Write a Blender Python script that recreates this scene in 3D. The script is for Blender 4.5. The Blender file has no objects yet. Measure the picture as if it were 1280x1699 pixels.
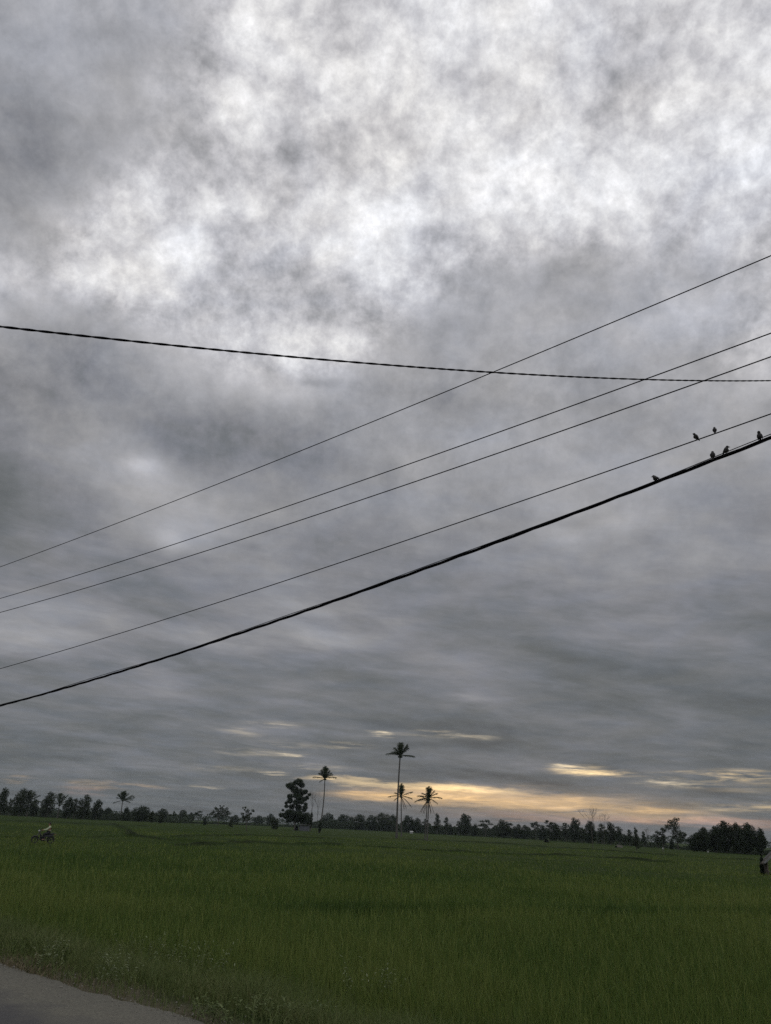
import bpy, bmesh, math, random
import numpy as np
from mathutils import Vector, Matrix, noise as mnoise

R = math.radians
SC = bpy.context.scene
COL = SC.collection
rng = np.random.default_rng(7)
random.seed(7)

# ------------------------------------------------------------------ camera
FPX = 1300.0                      # focal length in photo pixels (1280 wide)
PITCH = math.atan(523.9 / FPX)
ROLL = R(2.73)
CAMZ = 2.3
ROADZ = 0.75
CAM = Vector((0, 0, CAMZ))
F = Vector((0, math.cos(PITCH), math.sin(PITCH)))
R0 = Vector((1, 0, 0))
U0 = Vector((0, -math.sin(PITCH), math.cos(PITCH)))
RX = R0 * math.cos(ROLL) + U0 * math.sin(ROLL)
UP = U0 * math.cos(ROLL) - R0 * math.sin(ROLL)

cd = bpy.data.cameras.new('camera')
cam = bpy.data.objects.new('camera', cd)
COL.objects.link(cam)
M = Matrix((RX, UP, -F)).transposed().to_4x4()
M.translation = CAM
cam.matrix_world = M
cd.sensor_fit = 'HORIZONTAL'
cd.sensor_width = 36.0
cd.lens = 36.0 * FPX / 1280.0
cd.clip_start = 0.05
cd.clip_end = 20000
SC.camera = cam


def ray(px, py):
    return (F + RX * ((px - 640) / FPX) + UP * ((849.5 - py) / FPX)).normalized()


def yh(px):
    return 1374 + 0.0477 * (px - 640)


def on_plane(px, py, z):
    d = ray(px, py)
    t = (z - CAMZ) / d.z
    return CAM + d * t


def azel(px, py):
    d = ray(px, py)
    return math.atan2(d.x, d.y), math.asin(d.z)


def at_dist(px, dist, z=0.0):
    """ground point seen in photo column px at the horizon, at that horizontal distance"""
    d = ray(px, yh(px))
    h = Vector((d.x, d.y, 0)).normalized()
    return Vector((h.x * dist, h.y * dist, z))


def to_px(p):
    v = Vector(p) - CAM
    k = v.dot(F)
    return 640 + FPX * v.dot(RX) / k, 849.5 - FPX * v.dot(UP) / k


# ------------------------------------------------------------------ helpers
def tag(o, label=None, cat=None, group=None, kind=None):
    if label: o['label'] = label
    if cat: o['category'] = cat
    if group: o['group'] = group
    if kind: o['kind'] = kind
    return o


def empty(name, loc, rz=0.0):
    o = bpy.data.objects.new(name, None)
    o.empty_display_size = 0.2
    COL.objects.link(o)
    o.location = loc
    o.rotation_euler = (0, 0, rz)
    return o


class MB:
    """collects polygons, then becomes one mesh object"""
    def __init__(s):
        s.v = []; s.f = []

    def poly(s, pts):
        b = len(s.v)
        s.v += [tuple(p) for p in pts]
        s.f.append(tuple(range(b, b + len(pts))))

    def tube(s, pts, rad, n=6, cap=True):
        pts = [Vector(p) for p in pts]
        if not hasattr(rad, '__len__'): rad = [rad] * len(pts)
        b = len(s.v)
        prev = None
        for i, p in enumerate(pts):
            t = (pts[min(i + 1, len(pts) - 1)] - pts[max(i - 1, 0)])
            if t.length < 1e-9: t = Vector((0, 0, 1))
            t.normalize()
            if prev is None:
                a = t.orthogonal().normalized()
            else:
                a = prev - t * prev.dot(t)
                a = a.normalized() if a.length > 1e-6 else t.orthogonal().normalized()
            prev = a
            c = t.cross(a)
            for k in range(n):
                th = 2 * math.pi * k / n
                s.v.append(tuple(p + (a * math.cos(th) + c * math.sin(th)) * rad[i]))
        for i in range(len(pts) - 1):
            for k in range(n):
                k2 = (k + 1) % n
                s.f.append((b + i * n + k, b + i * n + k2, b + (i + 1) * n + k2, b + (i + 1) * n + k))
        if cap:
            s.f.append(tuple(b + k for k in reversed(range(n))))
            e = b + (len(pts) - 1) * n
            s.f.append(tuple(e + k for k in range(n)))

    def box(s, c, size, rot=None, taper=1.0):
        c = Vector(c); hx, hy, hz = [x / 2 for x in size]
        b = len(s.v)
        for z in (-1, 1):
            k = 1.0 if z < 0 else taper
            for x, y in ((-1, -1), (1, -1), (1, 1), (-1, 1)):
                p = Vector((x * hx * k, y * hy * k, z * hz))
                if rot: p = rot @ p
                s.v.append(tuple(c + p))
        for q in ((3, 2, 1, 0), (4, 5, 6, 7), (0, 1, 5, 4), (1, 2, 6, 5), (2, 3, 7, 6), (3, 0, 4, 7)):
            s.f.append(tuple(b + i for i in q))

    def ball(s, c, rad, rot=None, nu=10, nv=7):
        c = Vector(c)
        if not hasattr(rad, '__len__'): rad = (rad,) * 3
        b = len(s.v)
        for j in range(nv + 1):
            ph = math.pi * j / nv
            for i in range(nu):
                th = 2 * math.pi * i / nu
                p = Vector((rad[0] * math.sin(ph) * math.cos(th), rad[1] * math.sin(ph) * math.sin(th), rad[2] * math.cos(ph)))
                if rot: p = rot @ p
                s.v.append(tuple(c + p))
        for j in range(nv):
            for i in range(nu):
                i2 = (i + 1) % nu
                s.f.append((b + j * nu + i, b + (j + 1) * nu + i, b + (j + 1) * nu + i2, b + j * nu + i2))

    def build(s, name, mat, parent=None, smooth=False, bevel=0):
        me = bpy.data.meshes.new(name)
        me.from_pydata(s.v, [], s.f)
        me.update()
        if smooth:
            me.polygons.foreach_set('use_smooth', [True] * len(me.polygons))
        o = bpy.data.objects.new(name, me)
        COL.objects.link(o)
        if mat: me.materials.append(mat)
        if parent: o.parent = parent
        if bevel:
            m = o.modifiers.new('bevel', 'BEVEL'); m.width = bevel; m.segments = 2; m.limit_method = 'ANGLE'
        return o


def np_mesh(name, verts, faces_flat, loop_start, mat, attr=None):
    """fast mesh from numpy arrays"""
    me = bpy.data.meshes.new(name)
    me.vertices.add(len(verts))
    me.vertices.foreach_set('co', np.ascontiguousarray(verts, dtype=np.float32).ravel())
    me.loops.add(len(faces_flat))
    me.loops.foreach_set('vertex_index', np.ascontiguousarray(faces_flat, dtype=np.int32))
    me.polygons.add(len(loop_start))
    me.polygons.foreach_set('loop_start', np.ascontiguousarray(loop_start, dtype=np.int32))
    me.update(calc_edges=True)
    if attr:
        for k, val in attr.items():
            a = me.attributes.new(k, 'FLOAT', 'POINT')
            a.data.foreach_set('value', np.ascontiguousarray(val, dtype=np.float32))
    me.materials.append(mat)
    o = bpy.data.objects.new(name, me)
    COL.objects.link(o)
    return o


# ------------------------------------------------------------------ materials
class NT:
    def __init__(s, tree):
        s.t = tree

    def node(s, typ, **kw):
        n = s.t.nodes.new(typ)
        for k, v in kw.items(): setattr(n, k, v)
        return n

    def put(s, sock, v):
        if isinstance(v, bpy.types.NodeSocket): s.t.links.new(v, sock)
        else: sock.default_value = v

    def math(s, op, a, b=None, c=None, clamp=False):
        n = s.node('ShaderNodeMath', operation=op, use_clamp=clamp)
        for i, v in enumerate((a, b, c)):
            if v is not None: s.put(n.inputs[i], v)
        return n.outputs[0]

    def vm(s, op, a, b=None, c=None):
        n = s.node('ShaderNodeVectorMath', operation=op)
        for i, v in enumerate((a, b, c)):
            if v is not None: s.put(n.inputs[i], v)
        return n.outputs['Value'] if op in ('DOT_PRODUCT', 'LENGTH') else n.outputs['Vector']

    def noise(s, vec, scale, detail=4, rough=0.5, dist=0.0, lac=2.0):
        n = s.node('ShaderNodeTexNoise')
        s.put(n.inputs['Vector'], vec)
        n.inputs['Scale'].default_value = scale
        n.inputs['Detail'].default_value = detail
        n.inputs['Roughness'].default_value = rough
        n.inputs['Distortion'].default_value = dist
        n.inputs['Lacunarity'].default_value = lac
        return n

    def ramp(s, fac, stops, interp='LINEAR'):
        n = s.node('ShaderNodeValToRGB')
        s.put(n.inputs[0], fac)
        cr = n.color_ramp
        cr.interpolation = interp
        while len(cr.elements) < len(stops): cr.elements.new(0.5)
        for e, (p, c) in zip(cr.elements, stops):
            e.position = p
        for e, (p, c) in zip(cr.elements, stops):
            e.color = (c[0], c[1], c[2], 1) if hasattr(c, '__len__') else (c, c, c, 1)
        return n.outputs[0]

    def mix(s, fac, a, b, blend='MIX'):
        n = s.node('ShaderNodeMix', data_type='RGBA', blend_type=blend)
        s.put(n.inputs[0], fac)
        s.put(n.inputs[6], a if isinstance(a, bpy.types.NodeSocket) else (*a, 1))
        s.put(n.inputs[7], b if isinstance(b, bpy.types.NodeSocket) else (*b, 1))
        return n.outputs[2]

    def xyz(s, x, y, z):
        n = s.node('ShaderNodeCombineXYZ')
        for i, v in enumerate((x, y, z)): s.put(n.inputs[i], v)
        return n.outputs[0]


def material(name):
    m = bpy.data.materials.new(name)
    m.use_nodes = True
    t = NT(m.node_tree)
    b = m.node_tree.nodes['Principled BSDF']
    return m, t, b


def simple(name, col, rough=0.7, var=0.25, scale=8.0, metal=0.0, bump=0.0):
    """a base colour broken up by noise"""
    m, t, b = material(name)
    co = t.node('ShaderNodeTexCoord').outputs['Object']
    n = t.noise(co, scale, 5, 0.6)
    dark = tuple(c * (1 - var) for c in col); lite = tuple(min(1, c * (1 + var)) for c in col)
    c = t.ramp(n.outputs[0], [(0.3, dark), (0.7, lite)])
    t.put(b.inputs['Base Color'], c)
    b.inputs['Roughness'].default_value = rough
    b.inputs['Metallic'].default_value = metal
    if bump:
        bn = t.node('ShaderNodeBump'); bn.inputs['Strength'].default_value = bump
        t.put(bn.inputs['Height'], n.outputs[0]); t.put(b.inputs['Normal'], bn.outputs[0])
    return m


def leafmat(name, a, bcol, scale=0.6):
    """leaves: each leaf its own tone, slightly translucent"""
    m, t, b = material(name)
    geo = t.node('ShaderNodeNewGeometry')
    co = t.node('ShaderNodeTexCoord').outputs['Object']
    n = t.noise(co, scale, 3, 0.6).outputs[0]
    f = t.math('MULTIPLY_ADD', geo.outputs['Random Per Island'], 0.5, t.math('MULTIPLY', n, 0.5))
    c = t.ramp(f, [(0.25, a), (0.75, bcol)])
    t.put(b.inputs['Base Color'], c)
    b.inputs['Roughness'].default_value = 0.6
    b.inputs['Specular IOR Level'].default_value = 0.2
    tr = t.node('ShaderNodeBsdfTranslucent'); t.put(tr.inputs[0], c)
    mx = t.node('ShaderNodeMixShader'); mx.inputs[0].default_value = 0.2
    t.t.links.new(b.outputs[0], mx.inputs[1]); t.t.links.new(tr.outputs[0], mx.inputs[2])
    t.t.links.new(mx.outputs[0], t.t.nodes['Material Output'].inputs[0])
    return m


MAT = {}
MAT['wire'] = simple('black_cable', (0.007, 0.007, 0.008), 0.9, 0.3, 20)
MAT['wire'].node_tree.nodes['Principled BSDF'].inputs['Specular IOR Level'].default_value = 0.05
MAT['bird'] = simple('dark_feathers', (0.022, 0.02, 0.019), 0.8, 0.4, 60)
MAT['beak'] = simple('beak_horn', (0.03, 0.028, 0.025), 0.5, 0.2, 60)
MAT['bark'] = simple('grey_bark', (0.075, 0.066, 0.055), 0.9, 0.4, 2.0, bump=0.4)
MAT['palmbark'] = simple('palm_bark', (0.085, 0.078, 0.068), 0.9, 0.35, 3.0, bump=0.4)
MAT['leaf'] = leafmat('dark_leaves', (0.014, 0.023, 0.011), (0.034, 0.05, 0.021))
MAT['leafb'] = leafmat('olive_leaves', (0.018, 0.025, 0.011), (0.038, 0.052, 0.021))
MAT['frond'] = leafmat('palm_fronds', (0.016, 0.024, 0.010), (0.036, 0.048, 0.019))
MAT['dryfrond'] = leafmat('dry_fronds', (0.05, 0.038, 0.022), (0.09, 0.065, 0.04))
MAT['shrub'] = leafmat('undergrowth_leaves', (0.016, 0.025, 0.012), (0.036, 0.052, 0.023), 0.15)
MAT['wood'] = simple('weathered_wood', (0.09, 0.075, 0.06), 0.9, 0.35, 4, bump=0.3)
MAT['thatch'] = simple('grey_thatch', (0.085, 0.078, 0.062), 0.95, 0.4, 9, bump=0.6)
MAT['tin'] = simple('weathered_tin', (0.20, 0.20, 0.195), 0.55, 0.3, 3, metal=0.2)
MAT['darkcloth'] = simple('dark_tarpaulin', (0.02, 0.021, 0.024), 0.7, 0.3, 3)
MAT['bluewall'] = simple('grey_board', (0.085, 0.09, 0.10), 0.8, 0.25, 3)
MAT['white'] = simple('white_paint', (0.4, 0.4, 0.38), 0.7, 0.12, 5)
MAT['paint'] = simple('black_motorcycle_paint', (0.012, 0.012, 0.014), 0.3, 0.2, 5)
MAT['rubber'] = simple('tyre_rubber', (0.018, 0.018, 0.018), 0.85, 0.3, 20)
MAT['steel'] = simple('dull_steel', (0.06, 0.06, 0.06), 0.5, 0.2, 12, metal=0.7)
MAT['seat'] = simple('black_vinyl', (0.015, 0.014, 0.014), 0.55, 0.2, 12)
MAT['lens'] = simple('lamp_lens', (0.35, 0.35, 0.33), 0.2, 0.1, 12)
MAT['skin'] = simple('skin', (0.26, 0.15, 0.09), 0.6, 0.1, 8)
MAT['hair'] = simple('black_hair', (0.008, 0.007, 0.006), 0.7, 0.3, 30)
MAT['shirt'] = simple('pale_yellow_shirt', (0.36, 0.39, 0.26), 0.85, 0.12, 6)
MAT['trousers'] = simple('black_trousers', (0.014, 0.014, 0.016), 0.85, 0.2, 8)
MAT['petal'] = simple('white_petals', (0.75, 0.75, 0.7), 0.6, 0.05, 30)
MAT['weed'] = leafmat('weed_leaves', (0.07, 0.10, 0.03), (0.15, 0.18, 0.07), 3)
MAT['weedpale'] = leafmat('pale_weed_leaves', (0.12, 0.15, 0.075), (0.26, 0.29, 0.17), 3)


def blade_material(name, c1, c2, c3, patch=0.12):
    m, t, b = material(name)
    at = t.node('ShaderNodeAttribute', attribute_name='rnd').outputs['Fac']
    co = t.node('ShaderNodeTexCoord').outputs['Object']
    n = t.noise(co, patch, 4, 0.6).outputs[0]
    f = t.math('ADD', t.math('MULTIPLY', at, 0.55), t.math('MULTIPLY', n, 0.45))
    c = t.ramp(f, [(0.2, c1), (0.5, c2), (0.85, c3)])
    t.put(b.inputs['Base Color'], c)
    b.inputs['Roughness'].default_value = 0.55
    b.inputs['Specular IOR Level'].default_value = 0.15
    tr = t.node('ShaderNodeBsdfTranslucent'); t.put(tr.inputs[0], c)
    mx = t.node('ShaderNodeMixShader'); mx.inputs[0].default_value = 0.3
    t.t.links.new(b.outputs[0], mx.inputs[1]); t.t.links.new(tr.outputs[0], mx.inputs[2])
    t.t.links.new(mx.outputs[0], t.t.nodes['Material Output'].inputs[0])
    return m


MAT['rice'] = blade_material('rice_leaves', (0.042, 0.078, 0.018), (0.082, 0.132, 0.028), (0.17, 0.20, 0.052))
MAT['verge'] = blade_material('verge_grass', (0.065, 0.10, 0.03), (0.11, 0.14, 0.045), (0.18, 0.18, 0.08), 0.8)
MAT['dry'] = blade_material('dry_grass', (0.075, 0.062, 0.034), (0.14, 0.115, 0.068), (0.24, 0.20, 0.125), 0.8)


def field_material():
    m, t, b = material('field_surface')
    co = t.node('ShaderNodeTexCoord').outputs['Object']
    n1 = t.noise(co, 0.05, 5, 0.65).outputs[0]
    n2 = t.noise(co, 1.3, 6, 0.7).outputs[0]
    f = t.math('ADD', t.math('MULTIPLY', n1, 0.6), t.math('MULTIPLY', n2, 0.4))
    c = t.ramp(f, [(0.35, (0.019, 0.036, 0.008)), (0.5, (0.030, 0.050, 0.010)), (0.66, (0.046, 0.061, 0.013))])
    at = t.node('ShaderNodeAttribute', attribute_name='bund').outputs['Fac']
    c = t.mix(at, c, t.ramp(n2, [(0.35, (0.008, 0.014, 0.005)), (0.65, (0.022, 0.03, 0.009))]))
    soil = t.node('ShaderNodeAttribute', attribute_name='soil').outputs['Fac']
    n4 = t.noise(co, 25.0, 5, 0.7).outputs[0]
    c = t.mix(soil, c, t.ramp(n4, [(0.35, (0.08, 0.07, 0.048)), (0.65, (0.16, 0.142, 0.10))]))
    t.put(b.inputs['Base Color'], c)
    b.inputs['Roughness'].default_value = 0.95
    b.inputs['Specular IOR Level'].default_value = 0.05
    n3 = t.noise(co, 5.0, 6, 0.75).outputs[0]
    bn = t.node('ShaderNodeBump'); bn.inputs['Strength'].default_value = 0.8; bn.inputs['Distance'].default_value = 0.15
    t.put(bn.inputs['Height'], n3); t.put(b.inputs['Normal'], bn.outputs[0])
    return m


def road_material(perp):
    m, t, b = material('asphalt_road')
    co = t.node('ShaderNodeTexCoord').outputs['Object']
    fine = t.noise(co, 75, 5, 0.8).outputs[0]
    med = t.noise(co, 2.0, 6, 0.65).outputs[0]
    gr = t.noise(co, 45, 2, 0.6).outputs[0]
    asp = t.ramp(fine, [(0.35, (0.028, 0.0275, 0.0275)), (0.52, (0.050, 0.048, 0.048)), (0.62, (0.08, 0.077, 0.074)), (0.72, (0.16, 0.155, 0.145))])
    dirt = t.ramp(gr, [(0.35, (0.085, 0.08, 0.058)), (0.65, (0.15, 0.142, 0.105))])
    s = t.vm('DOT_PRODUCT', co, (perp.x, perp.y, 0))   # 0 at the road's edge, negative on the road
    e = t.math('ADD', s, t.math('MULTIPLY', t.math('SUBTRACT', med, 0.5), 1.3))
    k = t.ramp(t.math('ADD', e, 1.6), [(0.45, 0.0), (0.98, 0.85)])
    c = t.mix(k, asp, dirt)
    t.put(b.inputs['Base Color'], c)
    b.inputs['Roughness'].default_value = 0.9
    bn = t.node('ShaderNodeBump'); bn.inputs['Strength'].default_value = 0.5; bn.inputs['Distance'].default_value = 0.01
    t.put(bn.inputs['Height'], fine); t.put(b.inputs['Normal'], bn.outputs[0])
    return m


# ------------------------------------------------------------------ sky
XS = [0, 80, 160, 240, 320, 400, 480, 560, 640, 720, 800, 880, 960, 1040, 1120, 1200, 1280]
SKYROWS = {   # brightness of the cloud deck, rows down the sky, columns left to right
 0:   [165, 172, 172, 172, 173, 206, 215, 205, 208, 222, 212, 220, 206, 200, 206, 200, 195],
 80:  [158, 165, 168, 172, 184, 222, 216, 214, 213, 213, 222, 218, 210, 200, 209, 211, 205],
 160: [150, 155, 160, 172, 188, 220, 214, 208, 212, 226, 226, 212, 207, 199, 220, 215, 209],
 240: [140, 146, 160, 177, 181, 200, 184, 192, 217, 207, 230, 228, 208, 210, 227, 210, 220],
 320: [150, 164, 178, 203, 214, 208, 212, 200, 210, 214, 230, 216, 228, 234, 206, 214, 206],
 400: [178, 172, 204, 214, 220, 200, 210, 222, 234, 206, 192, 189, 182, 185, 185, 180, 188],
 480: [185, 174, 202, 214, 200, 203, 188, 184, 205, 184, 174, 166, 165, 172, 172, 174, 192],
 560: [152, 140, 146, 165, 185, 199, 203, 210, 172, 160, 165, 160, 160, 167, 168, 182, 188],
 640: [135, 130, 131, 145, 156, 172, 172, 153, 160, 150, 155, 154, 149, 158, 158, 164, 170],
 720: [121, 150, 154, 145, 130, 120, 132, 142, 150, 154, 155, 151, 154, 155, 155, 163, 160],
 800: [106, 125, 143, 166, 150, 150, 145, 142, 150, 155, 150, 154, 155, 155, 151, 150, 141],
 880: [110, 125, 130, 150, 160, 137, 140, 136, 144, 140, 140, 149, 148, 145, 142, 138, 135],
 960: [127, 130, 126, 121, 125, 128, 130, 130, 128, 132, 132, 133, 135, 137, 135, 132, 130],
 1040: [143, 146, 135, 130, 128, 134, 138, 138, 126, 123, 122, 122, 125, 127, 125, 125, 122],
 1120: [121, 125, 121, 125, 125, 120, 113, 113, 120, 124, 120, 118, 115, 109, 115, 115, 112],
 1200: [110, 111, 115, 118, 115, 115, 118, 111, 109, 106, 108, 108, 108, 108, 110, 108, 105],
 1280: [105, 106, 108, 110, 110, 110, 110, 108, 110, 110, 110, 109, 110, 110, 112, 112, 113],
 1350: [104, 104, 104, 104, 103, 102, 102, 103, 105, 106, 107, 108, 108, 108, 108, 108, 108],
}
# clouds that stand out of the deck: (px, py, rx, ry, strength)  in brightness 0..1
BUMPS = [
 (490, 262, 45, 26, -0.10), (90, 230, 170, 130, -0.03), (640, 1130, 260, 60, 0.02), (300, 1000, 200, 60, 0.015), (250, 80, 120, 70, -0.02), (1270, 130, 60, 120, -0.05), (900, 445, 120, 26, -0.035), (1130, 315, 50, 26, -0.05), (700, 530, 60, 26, -0.05), (1190, 290, 40, 18, -0.03), (690, 362, 40, 18, 0.05), (780, 330, 50, 18, 0.04), (1000, 330, 60, 18, 0.04), (860, 270, 40, 24, 0.03), (200, 470, 40, 24, 0.05), (330, 410, 40, 24, 0.05), (130, 455, 24, 16, 0.05), (440, 350, 20, 40, -0.03), (940, 190, 60, 60, -0.03), (1150, 180, 30, 40, 0.04), (425, 285, 30, 25, -0.05), (405, 388, 32, 26, -0.13), (285, 335, 22, 18, -0.07),
 (390, 345, 45, 22, 0.06), (612, 372, 42, 34, 0.09), (250, 330, 32, 42, 0.06), (372, 170, 26, 30, 0.07),
 (400, 40, 34, 36, 0.08), (530, 507, 34, 26, -0.11), (470, 440, 40, 30, -0.06), (370, 500, 60, 40, -0.06), (560, 548, 50, 16, 0.10),
 (85, 445, 50, 28, -0.06), (1082, 283, 22, 20, 0.09), (760, 235, 60, 30, 0.03), (235, 770, 26, 16, 0.12),
 (275, 893, 34, 24, 0.10), (290, 725, 70, 34, -0.05), (370, 680, 60, 26, -0.03), (525, 628, 36, 10, -0.08), (500, 640, 46, 22, 0.05),
 (690, 470, 30, 60, 0.05), (760, 390, 70, 22, -0.04), (935, 890, 40, 16, 0.05), (1030, 870, 40, 16, 0.04),
 (120, 640, 55, 60, -0.03), (1150, 330, 50, 30, -0.05), (1215, 320, 60, 14, -0.04), (60, 1050, 110, 24, 0.05),
 (540, 1062, 90, 12, 0.05), (700, 1233, 150, 8, -0.035), (860, 1294, 130, 8, -0.045), (1190, 1318, 100, 7, -0.03), (380, 1290, 130, 8, -0.02), (1050, 1110, 110, 14, -0.03), (780, 1158, 40, 4, 0.05), (60, 300, 90, 60, -0.02), (460, 860, 30, 14, 0.05), (800, 30, 60, 20, 0.03),
]
# sunset light breaking through: (px, py, rx, ry, colour, strength)
YEL, ORA, PNK, PAL = (1.0, 0.70, 0.31), (1.0, 0.60, 0.21), (1.0, 0.50, 0.28), (1.0, 0.80, 0.50)
GLOWS = [
 (720, 1320, 120, 13, ORA, 0.30), (835, 1327, 140, 16, ORA, 0.26), (960, 1337, 125, 14, ORA, 0.23), (605, 1321, 60, 7, ORA, 0.32), (900, 1332, 280, 22, ORA, 0.08),
 (1060, 1352, 110, 8, ORA, 0.16), (900, 1357, 130, 6, PNK, 0.12), (700, 1304, 80, 5.5, YEL, 0.42), (800, 1312, 80, 5, YEL, 0.34), (610, 1299, 50, 5.5, YEL, 0.42), (545, 1292, 36, 4, YEL, 0.50),
 (1120, 1362, 100, 6, PNK, 0.15), (1235, 1367, 80, 7, PNK, 0.15),
 (965, 1279, 42, 8, YEL, 0.44), (1000, 1283, 44, 4.5, YEL, 0.32), (938, 1271, 26, 5, PAL, 0.28),
 (1165, 1289, 64, 5.5, YEL, 0.26), (1230, 1287, 60, 7.5, YEL, 0.24), (1115, 1299, 40, 5, PAL, 0.36), (1230, 1304, 110, 9, YEL, 0.08), (1240, 1340, 66, 6, YEL, 0.18), (1120, 1347, 60, 5, ORA, 0.12),
 (632, 1217, 15, 4, PAL, 0.42), (718, 1218, 70, 4, PAL, 0.15), (800, 1224, 40, 3.5, PAL, 0.10),
 (490, 1253, 17, 3, PAL, 0.34), (425, 1247, 70, 8, PAL, 0.08), (442, 1283, 20, 2.6, PAL, 0.30), (380, 1277, 60, 5, PAL, 0.06),
 (338, 1306, 22, 2, PAL, 0.26), (165, 1303, 40, 5.5, ORA, 0.16), (215, 1304, 44, 3, ORA, 0.12), (150, 1312, 40, 7, PNK, 0.06), (26, 1293, 16, 4.5, ORA, 0.20),
 (455, 1203, 40, 5, PAL, 0.15), (400, 1215, 30, 7, PAL, 0.10), (520, 1272, 60, 4, PAL, 0.16), (470, 1236, 50, 6, PAL, 0.10), (575, 1237, 40, 5, PAL, 0.12), 
]
NBAND = 13
SUN_AZ, SUN_EL = azel(850, 1325)


def build_world():
    w = bpy.data.worlds.new('World')
    SC.world = w
    w.use_nodes = True
    t = NT(w.node_tree)
    nodes = w.node_tree.nodes
    bg = nodes['Background']
    bg.inputs['Strength'].default_value = 0.1
    d = t.node('ShaderNodeTexCoord').outputs['Generated']
    sep = t.node('ShaderNodeSeparateXYZ'); t.put(sep.inputs[0], d)
    x, y, z = sep.outputs
    zc = t.math('MAXIMUM', z, 0.0)
    # cloud-layer coordinates: the deck seen in perspective
    inv = t.math('DIVIDE', 1.0, t.math('ADD', zc, 0.10))
    P = t.vm('SCALE', t.xyz(x, y, 0.0)); t.t.links.new(inv, P.node.inputs['Scale'])
    # slightly wandering azimuth / elevation for the large masses
    az0 = t.math('ARCTAN2', x, y)
    el0 = t.math('ARCSINE', z)
    wn = t.noise(P, 2.4, 5, 0.55)
    wsep = t.node('ShaderNodeSeparateColor'); t.put(wsep.inputs[0], wn.outputs[1])
    wamt = t.math('MULTIPLY_ADD', zc, 0.09, 0.012)
    az = t.math('MULTIPLY_ADD', t.math('SUBTRACT', wsep.outputs[0], 0.5), t.math('MULTIPLY', wamt, 1.6), az0)
    el = t.math('MULTIPLY_ADD', t.math('SUBTRACT', wsep.outputs[1], 0.5), wamt, el0)
    # low-rank fit of the deck's brightness over azimuth x elevation
    A0, A1, E0, E1 = R(-46), R(46), R(-1), R(60)
    na, ne = 30, 31
    ys = sorted(SKYROWS)
    G = np.array([SKYROWS[k] for k in ys], float) / 255.0
    T = np.zeros((na, ne))
    for i in range(na):
        for j in range(ne):
            a = A0 + (A1 - A0) * i / (na - 1); e = E0 + (E1 - E0) * j / (ne - 1)
            v = Vector((math.sin(a) * math.cos(e), math.cos(a) * math.cos(e), math.sin(e)))
            k = max(v.dot(F), 0.25)
            px = min(max(640 + FPX * v.dot(RX) / k, 0), 1280); py = min(max(849.5 - FPX * v.dot(UP) / k, 0), 1350)
            fx = min(px / 80.0, 15.999); ix = int(fx); fx -= ix
            iy = int(np.searchsorted(ys, py, side='right') - 1); iy = min(max(iy, 0), len(ys) - 2)
            fy = (py - ys[iy]) / (ys[iy + 1] - ys[iy])
            T[i, j] = ((G[iy, ix] * (1 - fx) + G[iy, ix + 1] * fx) * (1 - fy) + (G[iy + 1, ix] * (1 - fx) + G[iy + 1, ix + 1] * fx) * fy)
    U, S, V = np.linalg.svd(T, full_matrices=False)
    ta = t.math('DIVIDE', t.math('SUBTRACT', az, A0), A1 - A0, clamp=True)
    te = t.math('DIVIDE', t.math('SUBTRACT', el, E0), E1 - E0, clamp=True)

    def triple(fac, arr):
        lo = arr.min(axis=0); hi = arr.max(axis=0); sp = np.maximum(hi - lo, 1e-6)
        q = (arr - lo) / sp
        c = t.ramp(fac, [(k / (len(q) - 1), q[k]) for k in range(len(q))], 'CARDINAL')
        return t.vm('MULTIPLY_ADD', c, tuple(sp), tuple(lo))
    terms = []
    for g in range(3):
        sl = slice(3 * g, 3 * g + 3)
        fa = triple(ta, U[:, sl] * np.sqrt(S[sl])); fe = triple(te, V[sl].T * np.sqrt(S[sl]))
        terms.append(t.vm('DOT_PRODUCT', fa, fe))
    base = t.math('ADD', t.math('ADD', terms[0], terms[1]), terms[2])
    # individual clouds
    ae = t.xyz(az, el, 0.0)
    acc = base
    for px, py, rx, ry, s in BUMPS:
        a, e = azel(px, py)
        a2, _ = azel(px + 10, py + 0.48); _, e2 = azel(px, py - 10)
        ka = abs(a2 - a) / 10; ke = abs(e2 - e) / 10
        q = t.vm('MULTIPLY', t.vm('SUBTRACT', ae, (a, e, 0)), (1 / (rx * ka), 1 / (ry * ke), 0))
        g = t.math('POWER', 0.3679, t.vm('DOT_PRODUCT', q, q))
        acc = t.math('MULTIPLY_ADD', g, s, acc)
    # texture of the deck: cottony lumps high up, long streaks low down (perspective does it)
    hi = t.ramp(zc, [(0.22, 0.0), (0.52, 1.0)])
    wv_ = t.noise(d, 5.0, 4, 0.5)
    dw = t.vm('ADD', d, t.vm('MULTIPLY', t.vm('SUBTRACT', wv_.outputs[1], (0.5, 0.5, 0.5)), (0.10, 0.10, 0.10)))
    wv2 = t.noise(d, 34.0, 5, 0.6)
    dw2 = t.vm('ADD', dw, t.vm('MULTIPLY', t.vm('SUBTRACT', wv2.outputs[1], (0.5, 0.5, 0.5)), (0.035, 0.035, 0.035)))
    nD = t.noise(dw, 15.0, 10, 0.62, 0.0).outputs[0]
    nF = t.noise(t.vm('ADD', d, (3.1, 1.7, 5.2)), 42.0, 8, 0.66, 0.1).outputs[0]
    vo = t.node('ShaderNodeTexVoronoi', feature='SMOOTH_F1'); t.put(vo.inputs['Vector'], dw2); vo.inputs['Scale'].default_value = 17.0; vo.inputs['Smoothness'].default_value = 0.6
    puff = t.math('SUBTRACT', vo.outputs['Distance'], 0.42)
    nH = t.math('MULTIPLY_ADD', t.math('SUBTRACT', nD, 0.5), 1.35, t.math('MULTIPLY', t.math('SUBTRACT', nF, 0.5), 1.2))
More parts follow.
